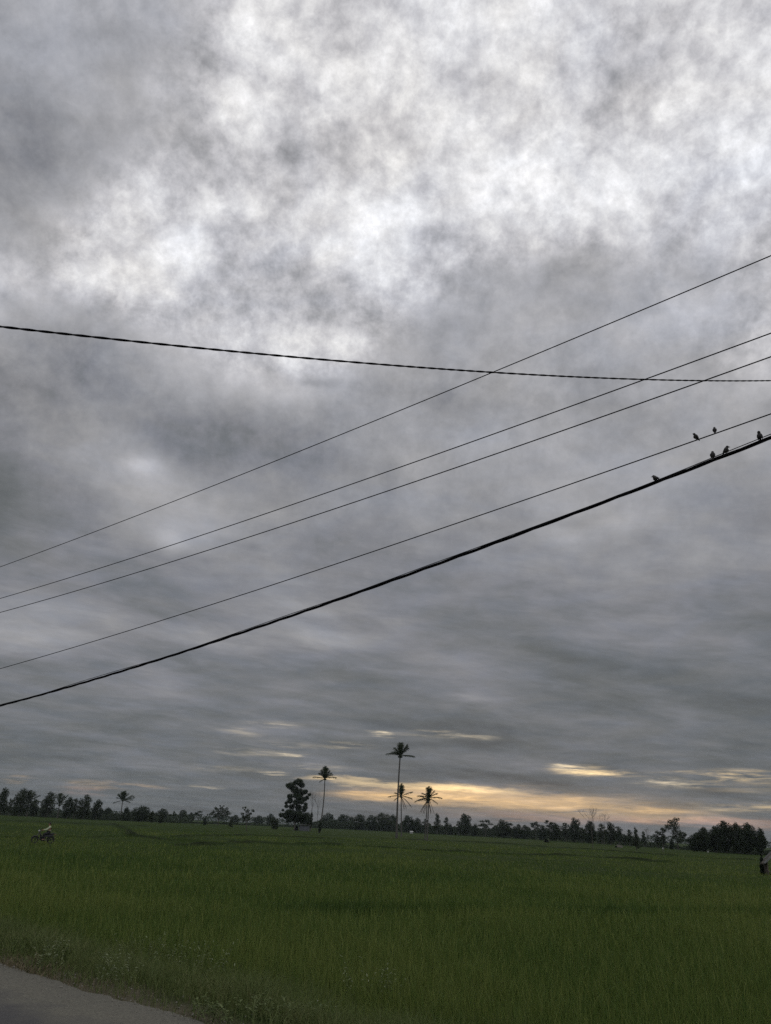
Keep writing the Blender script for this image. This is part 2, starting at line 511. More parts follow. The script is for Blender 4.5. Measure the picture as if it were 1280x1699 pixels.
    nH = t.math('MULTIPLY_ADD', puff, 0.30, nH)
    # long wind-drawn streaks, converging towards the right
    wx_ = t.vm('DOT_PRODUCT', P, (0.90, 0.43, 0)); wy_ = t.vm('DOT_PRODUCT', P, (0.43, -0.90, 0))
    W_ = t.xyz(t.math('MULTIPLY', wx_, 0.62), wy_, 0.0)
    nA = t.noise(W_, 1.9, 9, 0.57, 0.3).outputs[0]
    nB = t.noise(t.vm('ADD', P, (7.3, 2.1, 0)), 5.5, 8, 0.60, 0.5).outputs[0]
    nL = t.math('MULTIPLY_ADD', t.math('SUBTRACT', nA, 0.5), 1.35, t.math('MULTIPLY', t.math('SUBTRACT', nB, 0.5), 0.5))
    nE = t.noise(t.xyz(t.math('MULTIPLY', az0, 7.0), t.math('MULTIPLY_ADD', az0, 4.0, t.math('MULTIPLY', el0, 34.0)), 0.0), 1.0, 9, 0.66, 0.6).outputs[0]
    nL = t.math('MULTIPLY_ADD', t.math('SUBTRACT', nE, 0.5), 0.85, nL)
    nC = t.noise(t.vm('ADD', P, (1.3, 9.1, 0)), 2.6, 8, 0.62, 0.3).outputs[0]
    nz = t.math('ADD', t.math('MULTIPLY', nH, hi), t.math('MULTIPLY', nL, t.math('SUBTRACT', 1.0, hi)))
    mid = t.ramp(zc, [(0.16, 0.15), (0.30, 0.95), (0.46, 0.8), (0.62, 0.12)])
    nz = t.math('MULTIPLY_ADD', t.math('SUBTRACT', nC, 0.5), mid, nz)
    amp = t.ramp(base, [(0.40, 0.15), (0.52, 0.20), (0.57, 0.17), (0.66, 0.15), (0.75, 0.40), (0.84, 0.40)])
    st = t.math('MULTIPLY_ADD', nz, amp, acc)
    st = t.math('MAXIMUM', st, 0.05)
    # soft shoulder near white
    lin = t.math('POWER', st, 2.2)
    tn = t.noise(t.vm('ADD', P, (4.4, 8.8, 0.0)), 3.4, 5, 0.6, 0.3).outputs[0]
    tint = t.ramp(st, [(0.41, (0.925, 1.0, 1.06)), (0.51, (0.975, 1.0, 1.10)), (0.57, (0.985, 1.0, 1.07)), (0.75, (0.998, 0.995, 1.05)), (0.9, (1.0, 1.0, 1.02))])
    tint = t.vm('MULTIPLY', tint, t.ramp(tn, [(0.34, (0.975, 0.997, 1.035)), (0.5, (1.0, 1.0, 1.0)), (0.66, (1.015, 1.0, 0.97))]))
    rear_boost = t.math('MULTIPLY_ADD', t.ramp(t.math('MULTIPLY_ADD', y, -0.5, 0.5), [(0.45, 0.0), (0.75, 1.0)]), 0.7, 1.0)  # sky from overhead to behind the camera brightened, added to lift ground light
    lin = t.math('MULTIPLY', lin, rear_boost)
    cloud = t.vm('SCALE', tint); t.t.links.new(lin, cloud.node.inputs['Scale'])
    # warm light along the thin places of the low deck
    sv = t.xyz(t.math('MULTIPLY', az0, 9.0), t.math('MULTIPLY', el0, 95.0), 0.0)
    sn = t.noise(sv, 1.6, 7, 0.68, 0.3)
    ssep = t.node('ShaderNodeSeparateColor'); t.put(ssep.inputs[0], sn.outputs[1])
    wob = t.math('MULTIPLY', t.math('SUBTRACT', ssep.outputs[0], 0.5), 0.017)
    wob2 = t.math('MULTIPLY', t.math('SUBTRACT', ssep.outputs[1], 0.5), 0.10)
    sn2 = t.noise(t.vm('ADD', sv, (5.0, 3.0, 1.0)), 1.5, 8, 0.66, 0.4).outputs[0]
    soft = t.ramp(sn2, [(0.33, 0.25), (0.43, 0.8), (0.54, 1.1), (0.66, 1.7)])
    ragged = t.ramp(sn2, [(0.40, 0.0), (0.47, 0.55), (0.54, 1.35), (0.64, 2.2)])
    ae2 = t.xyz(t.math('ADD', az0, wob2), t.math('ADD', el0, wob), 0.0)
    ae3 = t.xyz(t.math('MULTIPLY_ADD', wob2, 0.6, az0), t.math('MULTIPLY_ADD', wob, 0.85, el0), 0.0)
    sums = []
    for part, cc, k_ in ((GLOWS[:NBAND], ae2, soft), (GLOWS[NBAND:], ae3, ragged)):
        glow = None
        for px, py, rx, ry, col, s in part:
            a, e = azel(px, py)
            q = t.vm('MULTIPLY', t.vm('SUBTRACT', cc, (a, e, 0)), (1401 / rx, 1401 / ry, 0))
            g = t.math('POWER', 0.3679, t.math('POWER', t.vm('DOT_PRODUCT', q, q), 1.4))
            cv = tuple(c * s for c in col)
            gv = t.xyz(g, g, g)
            glow = t.vm('MULTIPLY', gv, cv) if glow is None else t.vm('MULTIPLY_ADD', gv, cv, glow)
        gs = t.vm('SCALE', glow); t.t.links.new(k_, gs.node.inputs['Scale'])
        sums.append(gs)
    gs = t.vm('ADD', sums[0], sums[1])
    tot = t.vm('ADD', cloud, gs)
    sky = t.node('ShaderNodeTexSky', sky_type='NISHITA', sun_disc=False, sun_elevation=max(SUN_EL, R(1.5)), sun_rotation=SUN_AZ)
    # a thin share of clear sky behind the deck, the rest is cloud; x10 because the background strength is 0.1
    sk = t.vm('SCALE', sky.outputs[0]); sk.node.inputs['Scale'].default_value = 0.004
    col = t.vm('ADD', t.vm('MULTIPLY', tot, (10.0, 10.0, 10.0)), sk)
    t.put(bg.inputs['Color'], col)


build_world()
sun = bpy.data.lights.new('sun', 'SUN')
sun.energy = 0.25
sun.angle = R(12)
sun.color = (1.0, 0.80, 0.58)
so = bpy.data.objects.new('sun', sun)
COL.objects.link(so)
sd = Vector((math.sin(SUN_AZ) * math.cos(SUN_EL), math.cos(SUN_AZ) * math.cos(SUN_EL), math.sin(SUN_EL)))
so.rotation_euler = (-sd).to_track_quat('-Z', 'Y').to_euler()
so.location = sd * 900

# ------------------------------------------------------------------ ground, road, field
e0 = on_plane(0, 1598, ROADZ); e1 = on_plane(345, 1699, ROADZ)
RD = (e0 - e1).normalized()                 # along the road, towards the left of the photo
RN = Vector((-RD.y, RD.x, 0))
if RN.y < 0: RN = -RN                       # from the road towards the field
EDGE = Vector((e1.x, e1.y, 0))


def vnoise(x, y, s, seed=0):
    """smooth value noise on arrays"""
    x = np.asarray(x) / s; y = np.asarray(y) / s
    xi = np.floor(x).astype(np.int64); yi = np.floor(y).astype(np.int64)
    fx = x - xi; fy = y - yi
    fx = fx * fx * (3 - 2 * fx); fy = fy * fy * (3 - 2 * fy)

    def h(a, b):
        n = (a * 374761393 + b * 668265263 + seed * 974711) & 0x7fffffff
        n = (n ^ (n >> 13)) * 1274126177 & 0x7fffffff
        return ((n ^ (n >> 16)) & 0xffff) / 65535.0
    return (h(xi, yi) * (1 - fx) + h(xi + 1, yi) * fx) * (1 - fy) + (h(xi, yi + 1) * (1 - fx) + h(xi + 1, yi + 1) * fx) * fy


def sstep(x, a, b):
    k = np.clip((x - a) / (b - a), 0, 1)
    return k * k * (3 - 2 * k)


def rs(x, y):
    return (x - EDGE.x) * RN.x + (y - EDGE.y) * RN.y


BIKE = at_dist(80, 60.0)
# bunds between the paddies: lines (photo columns and rows on the rice top), half width, rise of the bank
BUNDLINES = []


def bund(pts, hw, rise=0.06):
    BUNDLINES.append(([(p.x, p.y) for p in [on_plane(a, b, 0.45) for a, b in pts]], hw, rise))


bund([(-150, 1378), (-20, 1387), (76, 1389.0), (150, 1388), (222, 1387)], 0.55, 0.14)
bund([(186, 1366), (205, 1374), (222, 1387), (300, 1396), (330, 1397)], 0.5)
bund([(290, 1388), (420, 1386), (560, 1393)], 0.7)
bund([(300, 1402), (420, 1398), (480, 1402), (560, 1402)], 0.45)
bund([(600, 1405), (740, 1412), (880, 1418), (960, 1420), (1110, 1431)], 0.55)
bund([(880, 1404), (1000, 1411), (1180, 1424), (1250, 1428)], 0.6)
bund([(450, 1495), (600, 1494), (720, 1499), (850, 1497), (1000, 1503), (1140, 1501), (1330, 1508)], 0.42)
bund([(0, 1362), (120, 1366), (240, 1371)], 1.2)
bund([(640, 1392), (760, 1396), (900, 1404)], 1.0)


def bund_dist(x, y):
    """distance to the nearest bund edge (negative inside) and that bund's rise"""
    best = np.full(x.shape, 1e9); rise = np.zeros(x.shape)
    wob = (vnoise(x, y, 1.7, 5) - 0.5) * 0.7
    for pts, hw, r in BUNDLINES:
        for (ax, ay), (bx, by) in zip(pts[:-1], pts[1:]):
            dx, dy = bx - ax, by - ay
            k = np.clip(((x - ax) * dx + (y - ay) * dy) / (dx * dx + dy * dy), 0, 1)
            dd = np.hypot(x - ax - k * dx, y - ay - k * dy) - hw * (1 + wob)
            m = dd < best
            best = np.where(m, dd, best); rise = np.where(m, r, rise)
    return best, rise


def base_height(x, y):
    """bare earth: road bank, then the paddy floor"""
    s = rs(x, y)
    bank = (ROADZ - 0.03) * (1 - sstep(s, 0.3, 3.6))
    return bank


def canopy(x, y):
    d = np.hypot(x, y)
    h = base_height(x, y)
    c = 0.40 * sstep(d, 28, 75) + 0.05 * sstep(d, 5, 12)
    c = c * sstep(rs(x, y), 2.4, 4.0)
    c = c * (0.9 + 0.25 * (vnoise(x, y, 9, 1) - 0.5) + 0.3 * (vnoise(x, y, 1.5, 2) - 0.5))
    bd, rise = bund_dist(x, y)
    inside = 1 - sstep(bd, -0.05, 0.12)
    return h + np.where(rise > 0.08, c * (1 - inside) + inside * rise, c + inside * 0.16 * sstep(d, 30, 70) * (0.4 + 1.2 * vnoise(x, y, 2.2, 77)))


def build_ground():
    az = np.concatenate([np.linspace(R(-180), R(-44), 40, endpoint=False), np.linspace(R(-44), R(44), 330, endpoint=False), np.linspace(R(44), R(180), 40, endpoint=False)])
    rad = np.concatenate([[0.01], np.geomspace(0.6, 1480, 1150)])
    A, D = np.meshgrid(az, rad)
    X = D * np.sin(A); Y = D * np.cos(A)
    Z = canopy(X, Y)
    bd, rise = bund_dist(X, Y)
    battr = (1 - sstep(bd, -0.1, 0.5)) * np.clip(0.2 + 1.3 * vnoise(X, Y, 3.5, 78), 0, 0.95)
    soil = 0.9 * (1 - sstep(rs(X, Y) + 0.6 * (vnoise(X, Y, 0.5, 79) - 0.5), 0.25, 0.9))
    n, k = A.shape
    V = np.stack([X, Y, Z], -1).reshape(-1, 3)
    i = np.arange(n - 1)[:, None] * k; j = np.arange(k)[None, :]; j2 = (j + 1) % k
    q = np.stack([i + j, i + j2, i + k + j2, i + k + j], -1).reshape(-1, 4)[:, ::-1]
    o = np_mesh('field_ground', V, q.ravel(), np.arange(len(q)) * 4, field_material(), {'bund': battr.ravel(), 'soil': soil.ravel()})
    o.data.polygons.foreach_set('use_smooth', np.ones(len(q), dtype=bool))
    tag(o, kind='structure')
    # road: an asphalt sheet on its own bed, running past the camera
    mb = MB()
    nseg = 200
    L = np.concatenate([np.linspace(-60, -12, 20), np.linspace(-11.5, 30, 700), np.linspace(32, 420, 60)])
    rows = []
    for l in L:
        wob = 0.10 * (mnoise.noise((l * 0.9, 0, 0)) + 0.6 * mnoise.noise((l * 3.1, 5, 0)) + 0.5 * mnoise.noise((l * 9.0, 3, 0)))
        row = []
        for w, dz in ((0.02 + wob, -0.06), (-0.03 + wob, 0.0), (-1.5, 0.035), (-3.2, 0.055), (-5.0, 0.03), (-6.4, 0.0)):
            p = RD * float(l) + RN * w
            row.append((p.x, p.y, dz))
        rows.append(row)
    for r_ in rows: mb.v += r_
    for a in range(len(rows) - 1):
        for b in range(5):
            mb.f.append((a * 6 + b, (a + 1) * 6 + b, (a + 1) * 6 + b + 1, a * 6 + b + 1))
    r_o = mb.build('road', road_material(RN), smooth=True)
    r_o.location = (EDGE.x, EDGE.y, ROADZ)
    # normals up
    bm = bmesh.new(); bm.from_mesh(r_o.data); bmesh.ops.recalc_face_normals(bm, faces=bm.faces)
    if sum(f.normal.z for f in bm.faces) < 0: bmesh.ops.reverse_faces(bm, faces=bm.faces)
    bm.to_mesh(r_o.data); bm.free()
    tag(r_o, kind='structure')


build_ground()


def blades(name, x, y, z, h, w, lean, mat, rnd, seg=3):
    """arched grass blades as one mesh"""
    n = len(x)
    th = rng.uniform(0, 2 * np.pi, n)
    dx, dy = np.cos(th), np.sin(th)
    fa = rng.uniform(0, np.pi, n)
    wx, wy = np.cos(fa), np.sin(fa)
    verts = []
    for k in range(seg + 1):
        u = k / seg
        px = x + dx * lean * h * u ** 2.2
        py = y + dy * lean * h * u ** 2.2
        pz = z + h * (u - 0.35 * lean * u ** 3)
        ww = w * (1 - u ** 1.6) * (0.6 + 0.6 * min(u * 2, 1)) / 2
        if k < seg:
            verts.append(np.stack([px - wx * ww, py - wy * ww, pz], -1))
            verts.append(np.stack([px + wx * ww, py + wy * ww, pz], -1))
        else:
            verts.append(np.stack([px, py, pz], -1))
    nv = 2 * seg + 1
    V = np.stack(verts, 1).reshape(-1, 3)
    base = np.arange(n)[:, None] * nv
    loc = []
    starts = []
    c = 0
    for k in range(seg - 1):
        loc += [2 * k, 2 * k + 1, 2 * k + 3, 2 * k + 2]; starts.append(c); c += 4
    loc += [2 * seg - 2, 2 * seg - 1, 2 * seg]; starts.append(c); c += 3
    Fc = (base + np.array(loc)[None, :]).ravel()
    S = (np.arange(n)[:, None] * c + np.array(starts)[None, :]).ravel()
    return np_mesh(name, V, Fc, S, mat, {'rnd': np.repeat(rnd, nv)})


def build_rice():
    n = 520000
    u = rng.uniform(0, 1, n)
    p = 0.1
    d = (5.0 ** -p + u * (150.0 ** -p - 5.0 ** -p)) ** (-1 / p)
    a = rng.uniform(R(-37), R(37), n)
    x, y = d * np.sin(a), d * np.cos(a)
    s = rs(x, y)
    bd, rise = bund_dist(x, y)
    patch = vnoise(x, y, 3.0, 11); big = vnoise(x, y, 14.0, 12)
    keep = (s > 2.5 + 1.0 * (vnoise(x, y, 0.8, 9) - 0.5)) & ((bd > 0.0) | (rise < 0.08)) & (rng.uniform(0, 1, n) < 0.55 + 0.6 * vnoise(x, y, 0.9, 21))
    x, y, d, patch, big, bd, s = [q[keep] for q in (x, y, d, patch, big, bd, s)]
    n = len(x)
    h = 0.50 * (0.72 + 0.4 * rng.uniform(0, 1, n)) * (0.86 + 0.3 * patch) * (0.92 + 0.16 * big)
    h *= 0.65 + 0.35 * sstep(s, 2.4, 4.2)
    onb = (1 - sstep(bd, 0.0, 0.5)) * np.clip(-0.25 + 1.0 * vnoise(x, y, 1.6, 78) + 0.8 * vnoise(x, y, 5.0, 79), 0, 1)
    h *= 1 + 0.28 * onb
    w = np.maximum(0.012, d * 0.0009) * rng.uniform(0.7, 1.2, n)
    lean = rng.uniform(0.05, 0.55, n) ** 1.3
    rnd = np.clip(rng.normal(0.5, 0.2, n) + 0.5 * (big - 0.5) + 0.25 * (patch - 0.5), 0, 1)
    rnd = rnd - 0.5 * onb
    pale = (rng.uniform(0, 1, n) < 0.10) & (onb < 0.3)
    rnd = np.where(pale, rng.uniform(0.9, 1.35, n), rnd)
    h = np.where(pale, h * 1.12, h)
    z = base_height(x, y) - 0.02 + 0.25 * sstep(d, 40, 90)
    h = h - 0.25 * sstep(d, 40, 90) * 0.8
    o = blades('rice_plants', x, y, z, h, w, lean, MAT['rice'], rnd)
    tag(o, 'dense green rice plants filling the paddies beside the road', 'rice field', kind='stuff')


def build_verge():
    # green grass on the bank
    n = 150000
    l = rng.uniform(-9, 26, n); s = rng.uniform(-0.02, 4.0, n)
    px = EDGE.x + RD.x * l + RN.x * s; py = EDGE.y + RD.y * l + RN.y * s
    d = np.hypot(px, py)
    k = (rng.uniform(0, 1, n) < np.clip(0.35 + s * 0.9, 0, 1) * (0.45 + 0.9 * vnoise(px, py, 0.5, 31)))
    px, py, s, d = px[k], py[k], s[k], d[k]; n = len(px)
    h = rng.uniform(0.08, 0.22, n) * (0.6 + 0.8 * vnoise(px, py, 0.6, 33)) * (0.6 + 0.75 * np.clip(s, 0, 2.2))
    o = blades('verge_grass', px, py, base_height(px, py) - 0.01, h, np.maximum(0.006, d * 0.0009), rng.uniform(0.1, 0.9, n), MAT['verge'], np.clip(rng.normal(0.45, 0.2, n), 0, 1), 2)
    tag(o, 'short green grass on the bank along the road edge', 'grass', kind='stuff')
    # trodden dry grass along the asphalt
    n = 15000
    l = rng.uniform(-9, 26, n); s = np.abs(rng.normal(0.0, 0.30, n)) - 0.08
    px = EDGE.x + RD.x * l + RN.x * s; py = EDGE.y + RD.y * l + RN.y * s
    k = rng.uniform(0, 1, n) < vnoise(px, py, 0.7, 41) * 1.25 * np.clip((l - 0.5) / 3.0, 0.15, 1)
    px, py, s = px[k], py[k], s[k]; n = len(px)
    d = np.hypot(px, py)
    h = rng.uniform(0.03, 0.12, n)
    o = blades('dry_grass', px, py, np.where(s < 0, ROADZ - 0.01, base_height(px, py) + 0.01), h, np.maximum(0.006, d * 0.0009), rng.uniform(0.5, 1.3, n), MAT['dry'], rng.uniform(0, 1, n), 2)
    tag(o, 'brown dry grass littering the edge of the asphalt', 'dry grass', kind='stuff')


build_rice()
build_verge()


def build_gravel():
    mb = MB()
    rr = random.Random(4)
    for _ in range(1500):
        l = rr.uniform(-6, 16); s_ = rr.gauss(-0.15, 0.42)
        if s_ > 0.6: continue
        p = EDGE + RD * l + RN * s_
        z = ROADZ + (0.006 if s_ < 0 else -0.02)
        r = rr.uniform(0.004, 0.014) * (1.5 if rr.random() < 0.06 else 1)
        a = rr.uniform(0, 6.28); b = len(mb.v)
        for q in range(5):
            th = a + q * 1.257
            mb.v.append((p.x + r * rr.uniform(.7, 1.2) * math.cos(th), p.y + r * rr.uniform(.7, 1.2) * math.sin(th), z))
        mb.v.append((p.x, p.y, z + r * rr.uniform(0.6, 1.1)))
        for q in range(5): mb.f.append((b + q, b + (q + 1) % 5, b + 5))
    tag(mb.build('gravel', simple('gravel_stone', (0.15, 0.14, 0.115), 0.9, 0.5, 30)), 'loose gravel scattered along the edge of the asphalt', 'gravel', kind='stuff')


build_gravel()


# ------------------------------------------------------------------ weeds on the bank
def leaf(mb, base, direction, ln, wd, droop=0.25):
    d = Vector(direction).normalized()
    sd_ = d.cross(Vector((0, 0, 1)))
    sd_ = sd_.normalized() if sd_.length > 1e-4 else Vector((1, 0, 0))
    base = Vector(base)
    m = base + d * ln * 0.5 + Vector((0, 0, 0.0))
    tip = base + d * ln - Vector((0, 0, droop * ln))
    mb.poly([base, m + sd_ * wd / 2, tip, m - sd_ * wd / 2])


def weed(name, loc, h, nstem, ll, lw, spread, mat, label, group=None, flowers=False, seed=0):
    rr = random.Random(seed)
    root = empty(name, loc)
    st, lf, fl = MB(), MB(), MB()
    for i in range(nstem):
        a = rr.uniform(0, 2 * math.pi); sp = spread * rr.uniform(0.1, 1)
        hh = h * rr.uniform(0.6, 1.05)
        p0 = Vector((rr.uniform(-.5, .5) * spread, rr.uniform(-.5, .5) * spread, -0.03))
        top = p0 + Vector((math.cos(a) * sp * 0.6, math.sin(a) * sp * 0.6, hh))
        mid = (p0 + top) / 2 + Vector((rr.uniform(-.03, .03), rr.uniform(-.03, .03), 0.03))
        st = MB()
        st.tube([p0, mid, top], [0.004, 0.0035, 0.002], 4)
        nl = 7 if not flowers else 5
        for k in range(nl):
            u = 0.25 + 0.75 * k / (nl - 1)
            q = p0.lerp(mid, u * 2) if u < 0.5 else mid.lerp(top, u * 2 - 1)
            b = rr.uniform(0, 2 * math.pi)
            leaf(lf, q, (math.cos(b), math.sin(b), rr.uniform(0.0, 0.7)), ll * rr.uniform(0.6, 1.1), lw * rr.uniform(0.7, 1.1), rr.uniform(0, 0.4))
        if flowers:
            for k in range(rr.randint(1, 3)):
                c = top + Vector((rr.uniform(-.05, .05), rr.uniform(-.05, .05), rr.uniform(-.01, .04)))
                st.tube([mid.lerp(top, 0.7), c], 0.0015, 3)
                for q in range(6):
                    b = q * math.pi / 3
                    leaf(fl, c, (math.cos(b), math.sin(b), 0.5), 0.011, 0.007, 0.0)
                fl.build('flower', MAT['petal'], root); fl = MB()
        st.build('stem', MAT['weed'], root)
    lf.build('leaves', mat, root)
    return tag(root, label, 'weed', group)


def bank_at(px, py, zguess=0.3):
    p = on_plane(px, py, zguess)
    for _ in range(8):
        z = float(base_height(np.array([p.x]), np.array([p.y]))[0])
        p = on_plane(px, py, z)
    return Vector((p.x, p.y, z - 0.01))


WEEDS = [
 ('leafy_weed', 405, 1694, 0.24, 16, 0.06, 0.02, 0.75, 'weed', 'wispy broad-leaved weed patch near the road corner, largest of the bank weeds', False),
 ('leafy_weed', 350, 1688, 0.18, 12, 0.06, 0.025, 0.35, 'weed', 'low broad-leaved weed hugging the tip of the asphalt edge', False),
 ('leafy_weed', 455, 1698, 0.24, 12, 0.07, 0.024, 0.45, 'weed', 'yellow-green broad-leaved weed between the largest weed patch and the white flowers', False),
 ('flowering_weed', 522, 1706, 0.30, 26, 0.06, 0.018, 0.35, 'weed', 'thin-stemmed weed dotted with the densest tiny white flowers', True),
 ('flowering_weed', 560, 1716, 0.26, 12, 0.06, 0.018, 0.25, 'weed', 'smaller white-flowered weed right beside the densest flowering weed', True),
 ('flowering_weed', 630, 1716, 0.22, 6, 0.06, 0.018, 0.2, 'weed', 'sparse weed with a few white flowers at the bottom of the picture', True),
 ('tall_weed', 270, 1628, 0.66, 40, 0.08, 0.018, 0.95, 'weedpale', 'tall pale-leaved weed clump rising behind the dry grass', False),
 ('tall_weed', 320, 1650, 0.6, 26, 0.08, 0.018, 0.7, 'weedpale', 'shorter dull-leaved weed clump left of the largest weed patch', False),
 ('tall_weed', 190, 1632, 0.32, 12, 0.06, 0.02, 0.4, 'weedpale', 'small silvery weed beside the brown dry grass', False),
 ('tall_weed', 625, 1690, 0.7, 24, 0.08, 0.02, 0.6, 'weedpale', 'thin pale weed standing in the rice above the sparse white flowers', False),
 ('tall_weed', 85, 1606, 0.32, 10, 0.07, 0.02, 0.4, 'weedpale', 'low pale weed at the far end of the dry verge', False),
]
for i, (nm, px, py, h, ns, ll, lw, sp, mt, lab, fl) in enumerate(WEEDS):
    weed(nm, bank_at(px, py), h, ns, ll, lw, sp, MAT[mt], lab, 'weeds on the road bank', fl, i + 3)

# ------------------------------------------------------------------ overhead wires
DPERP = None
p_b = CAM + ray(1200, 750) * 10.5
DPERP = (p_b - CAM).dot(RN)


def wire_pt(px, py, off=0.0):
    d = ray(px, py)
    t_ = (DPERP + off) / d.dot(RN)
    p = CAM + d * t_
    return p


def wire_curve(track, off=0.0):
    """least-squares sagging curve height(s) along the road through the tracked points"""
    pts = [wire_pt(a, b, off) for a, b in track]
    s = np.array([(p - CAM).dot(RD) for p in pts]); z = np.array([p.z for p in pts])
    w = 1.0 / np.array([(p - CAM).length for p in pts])
    c = np.polyfit(s, z, 2, w=w)
    return c, s.min(), s.max()


def wire_pos(c, s, off=0.0):
    q = CAM + RD * s + RN * (DPERP + off)
    return Vector((q.x, q.y, float(np.polyval(c, s))))


def tidy_curve(c):
    return c


TR = {
 'w1': [(0, 942), (200, 862), (377, 800), (640, 691), (815, 618), (1280, 424)],
 'w2': [(0, 993), (320, 893), (595, 800), (640, 783), (1073, 628), (1280, 553)],
 'w3': [(0, 1016), (320, 922), (640, 815), (1170, 631), (1280, 592)],
 'w4': [(0, 1109), (320, 1015), (640, 907), (810, 850), (960, 799), (1280, 687)],
 'w5': [(0, 1171), (320, 1077), (640, 967), (950, 853), (1092, 798), (1280, 727)],
}
WL = {
 'w1': 'thin bare wire highest of the four thin wires, crossing above the twisted line',
 'w2': 'second thin wire below the highest, passing through the twisted line near the right',
 'w3': 'third thin wire, running just beneath the second almost parallel to it',
 'w4': 'lowest thin wire, with two small birds perched above the thick cable',
}
CURV = {}


def s_samples(smax):
    return np.concatenate([np.linspace(-22, 10, 60), np.linspace(10.5, 60, 90), np.linspace(61, smax, 40)])


for k in ('w1', 'w2', 'w3', 'w4'):
    c, s0, s1 = wire_curve(TR[k])
    CURV[k] = c
    mb = MB()
    mb.tube([wire_pos(c, s) for s in s_samples(90)], 0.0088 if k != 'w4' else 0.0080, 6)
    o = mb.build('overhead_wire', MAT['wire'], smooth=True)
    tag(o, WL[k], 'wire', 'thin overhead wires along the road')

# thick bundled cable: three insulated cores and a thin messenger twisted together
c, s0, s1 = wire_curve(TR['w5'])
CURV['w5'] = c
cable = empty('bundled_cable', wire_pos(c, 0.0))
base_c = cable.location.copy()
ss = np.concatenate([np.arange(-22, 60, 0.10), np.arange(60, 90, 0.25)])
side = RN
for k in range(4):
    mb = MB()
    pts = []
    for s in ss:
        p = wire_pos(c, s)
        ph = (2 * math.pi * s / 1.9 + k * 2 * math.pi / 3) if k < 3 else 1.5 + 0.5 * math.sin(s * 1.3)
        rr = 0.0135 if k < 3 else 0.034 + 0.008 * math.sin(s * 0.9)
        p = p + RN * (rr * math.cos(ph)) + Vector((0, 0, 1)) * (rr * math.sin(ph))
        pts.append(p - base_c)
    mb.tube(pts, 0.0112 if k < 3 else 0.0055, 6)
    mb.build('core' if k < 3 else 'messenger_wire', MAT['wire'], cable, smooth=True)
tag(cable, 'thick black bundled cable lowest of the lines, with four small birds on it', 'cable')

# twisted service line crossing the road the other way
track = [(0, 540, 5.0), (160, 560, 5.3), (320, 577, 5.65), (480, 592, 6.05), (640, 605, 6.5), (820, 618, 7.1), (960, 625, 7.7), (1120, 630, 8.4), (1280, 632, 9.3)]
P3 = [CAM + ray(a, b) * dd for a, b, dd in track]
A, B = P3[0], P3[-1]
ab = Vector((B.x - A.x, B.y - A.y, 0)); L_ = ab.length; ab.normalize()
sv = np.array([(p - A).dot(ab) for p in P3])
# straight in plan: intersect each column's vertical plane with the straight line A-B
nrm = Vector((-ab.y, ab.x, 0))
off = (A - CAM).dot(nrm)
S_, Z_ = [], []
for a, b, dd in track:
    d = ray(a, b); t_ = off / d.dot(nrm); p = CAM + d * t_
    S_.append((p - A).dot(ab)); Z_.append(p.z)
cz = np.polyfit(S_, Z_, 2)
tl = empty('twisted_line', A)
for k in range(2):
    mb = MB()
    pts = []
    for s in np.arange(-6, L_ + 9, 0.02):
        p = Vector((A.x + ab.x * s, A.y + ab.y * s, float(np.polyval(cz, s))))
        ph = 2 * math.pi * (s + 0.05 * math.sin(s * 1.9) + 0.03 * math.sin(s * 4.3)) / 0.21 + k * math.pi
        p = p + nrm * (0.0031 * math.cos(ph)) + Vector((0, 0, 0.0031 * math.sin(ph)))
        pts.append(p - A)
    mb.tube(pts, 0.0050, 5)
    mb.build('strand', MAT['wire'], tl, smooth=True)
tag(tl, 'black two-strand twisted service line sagging across the other wires from the left', 'cable')


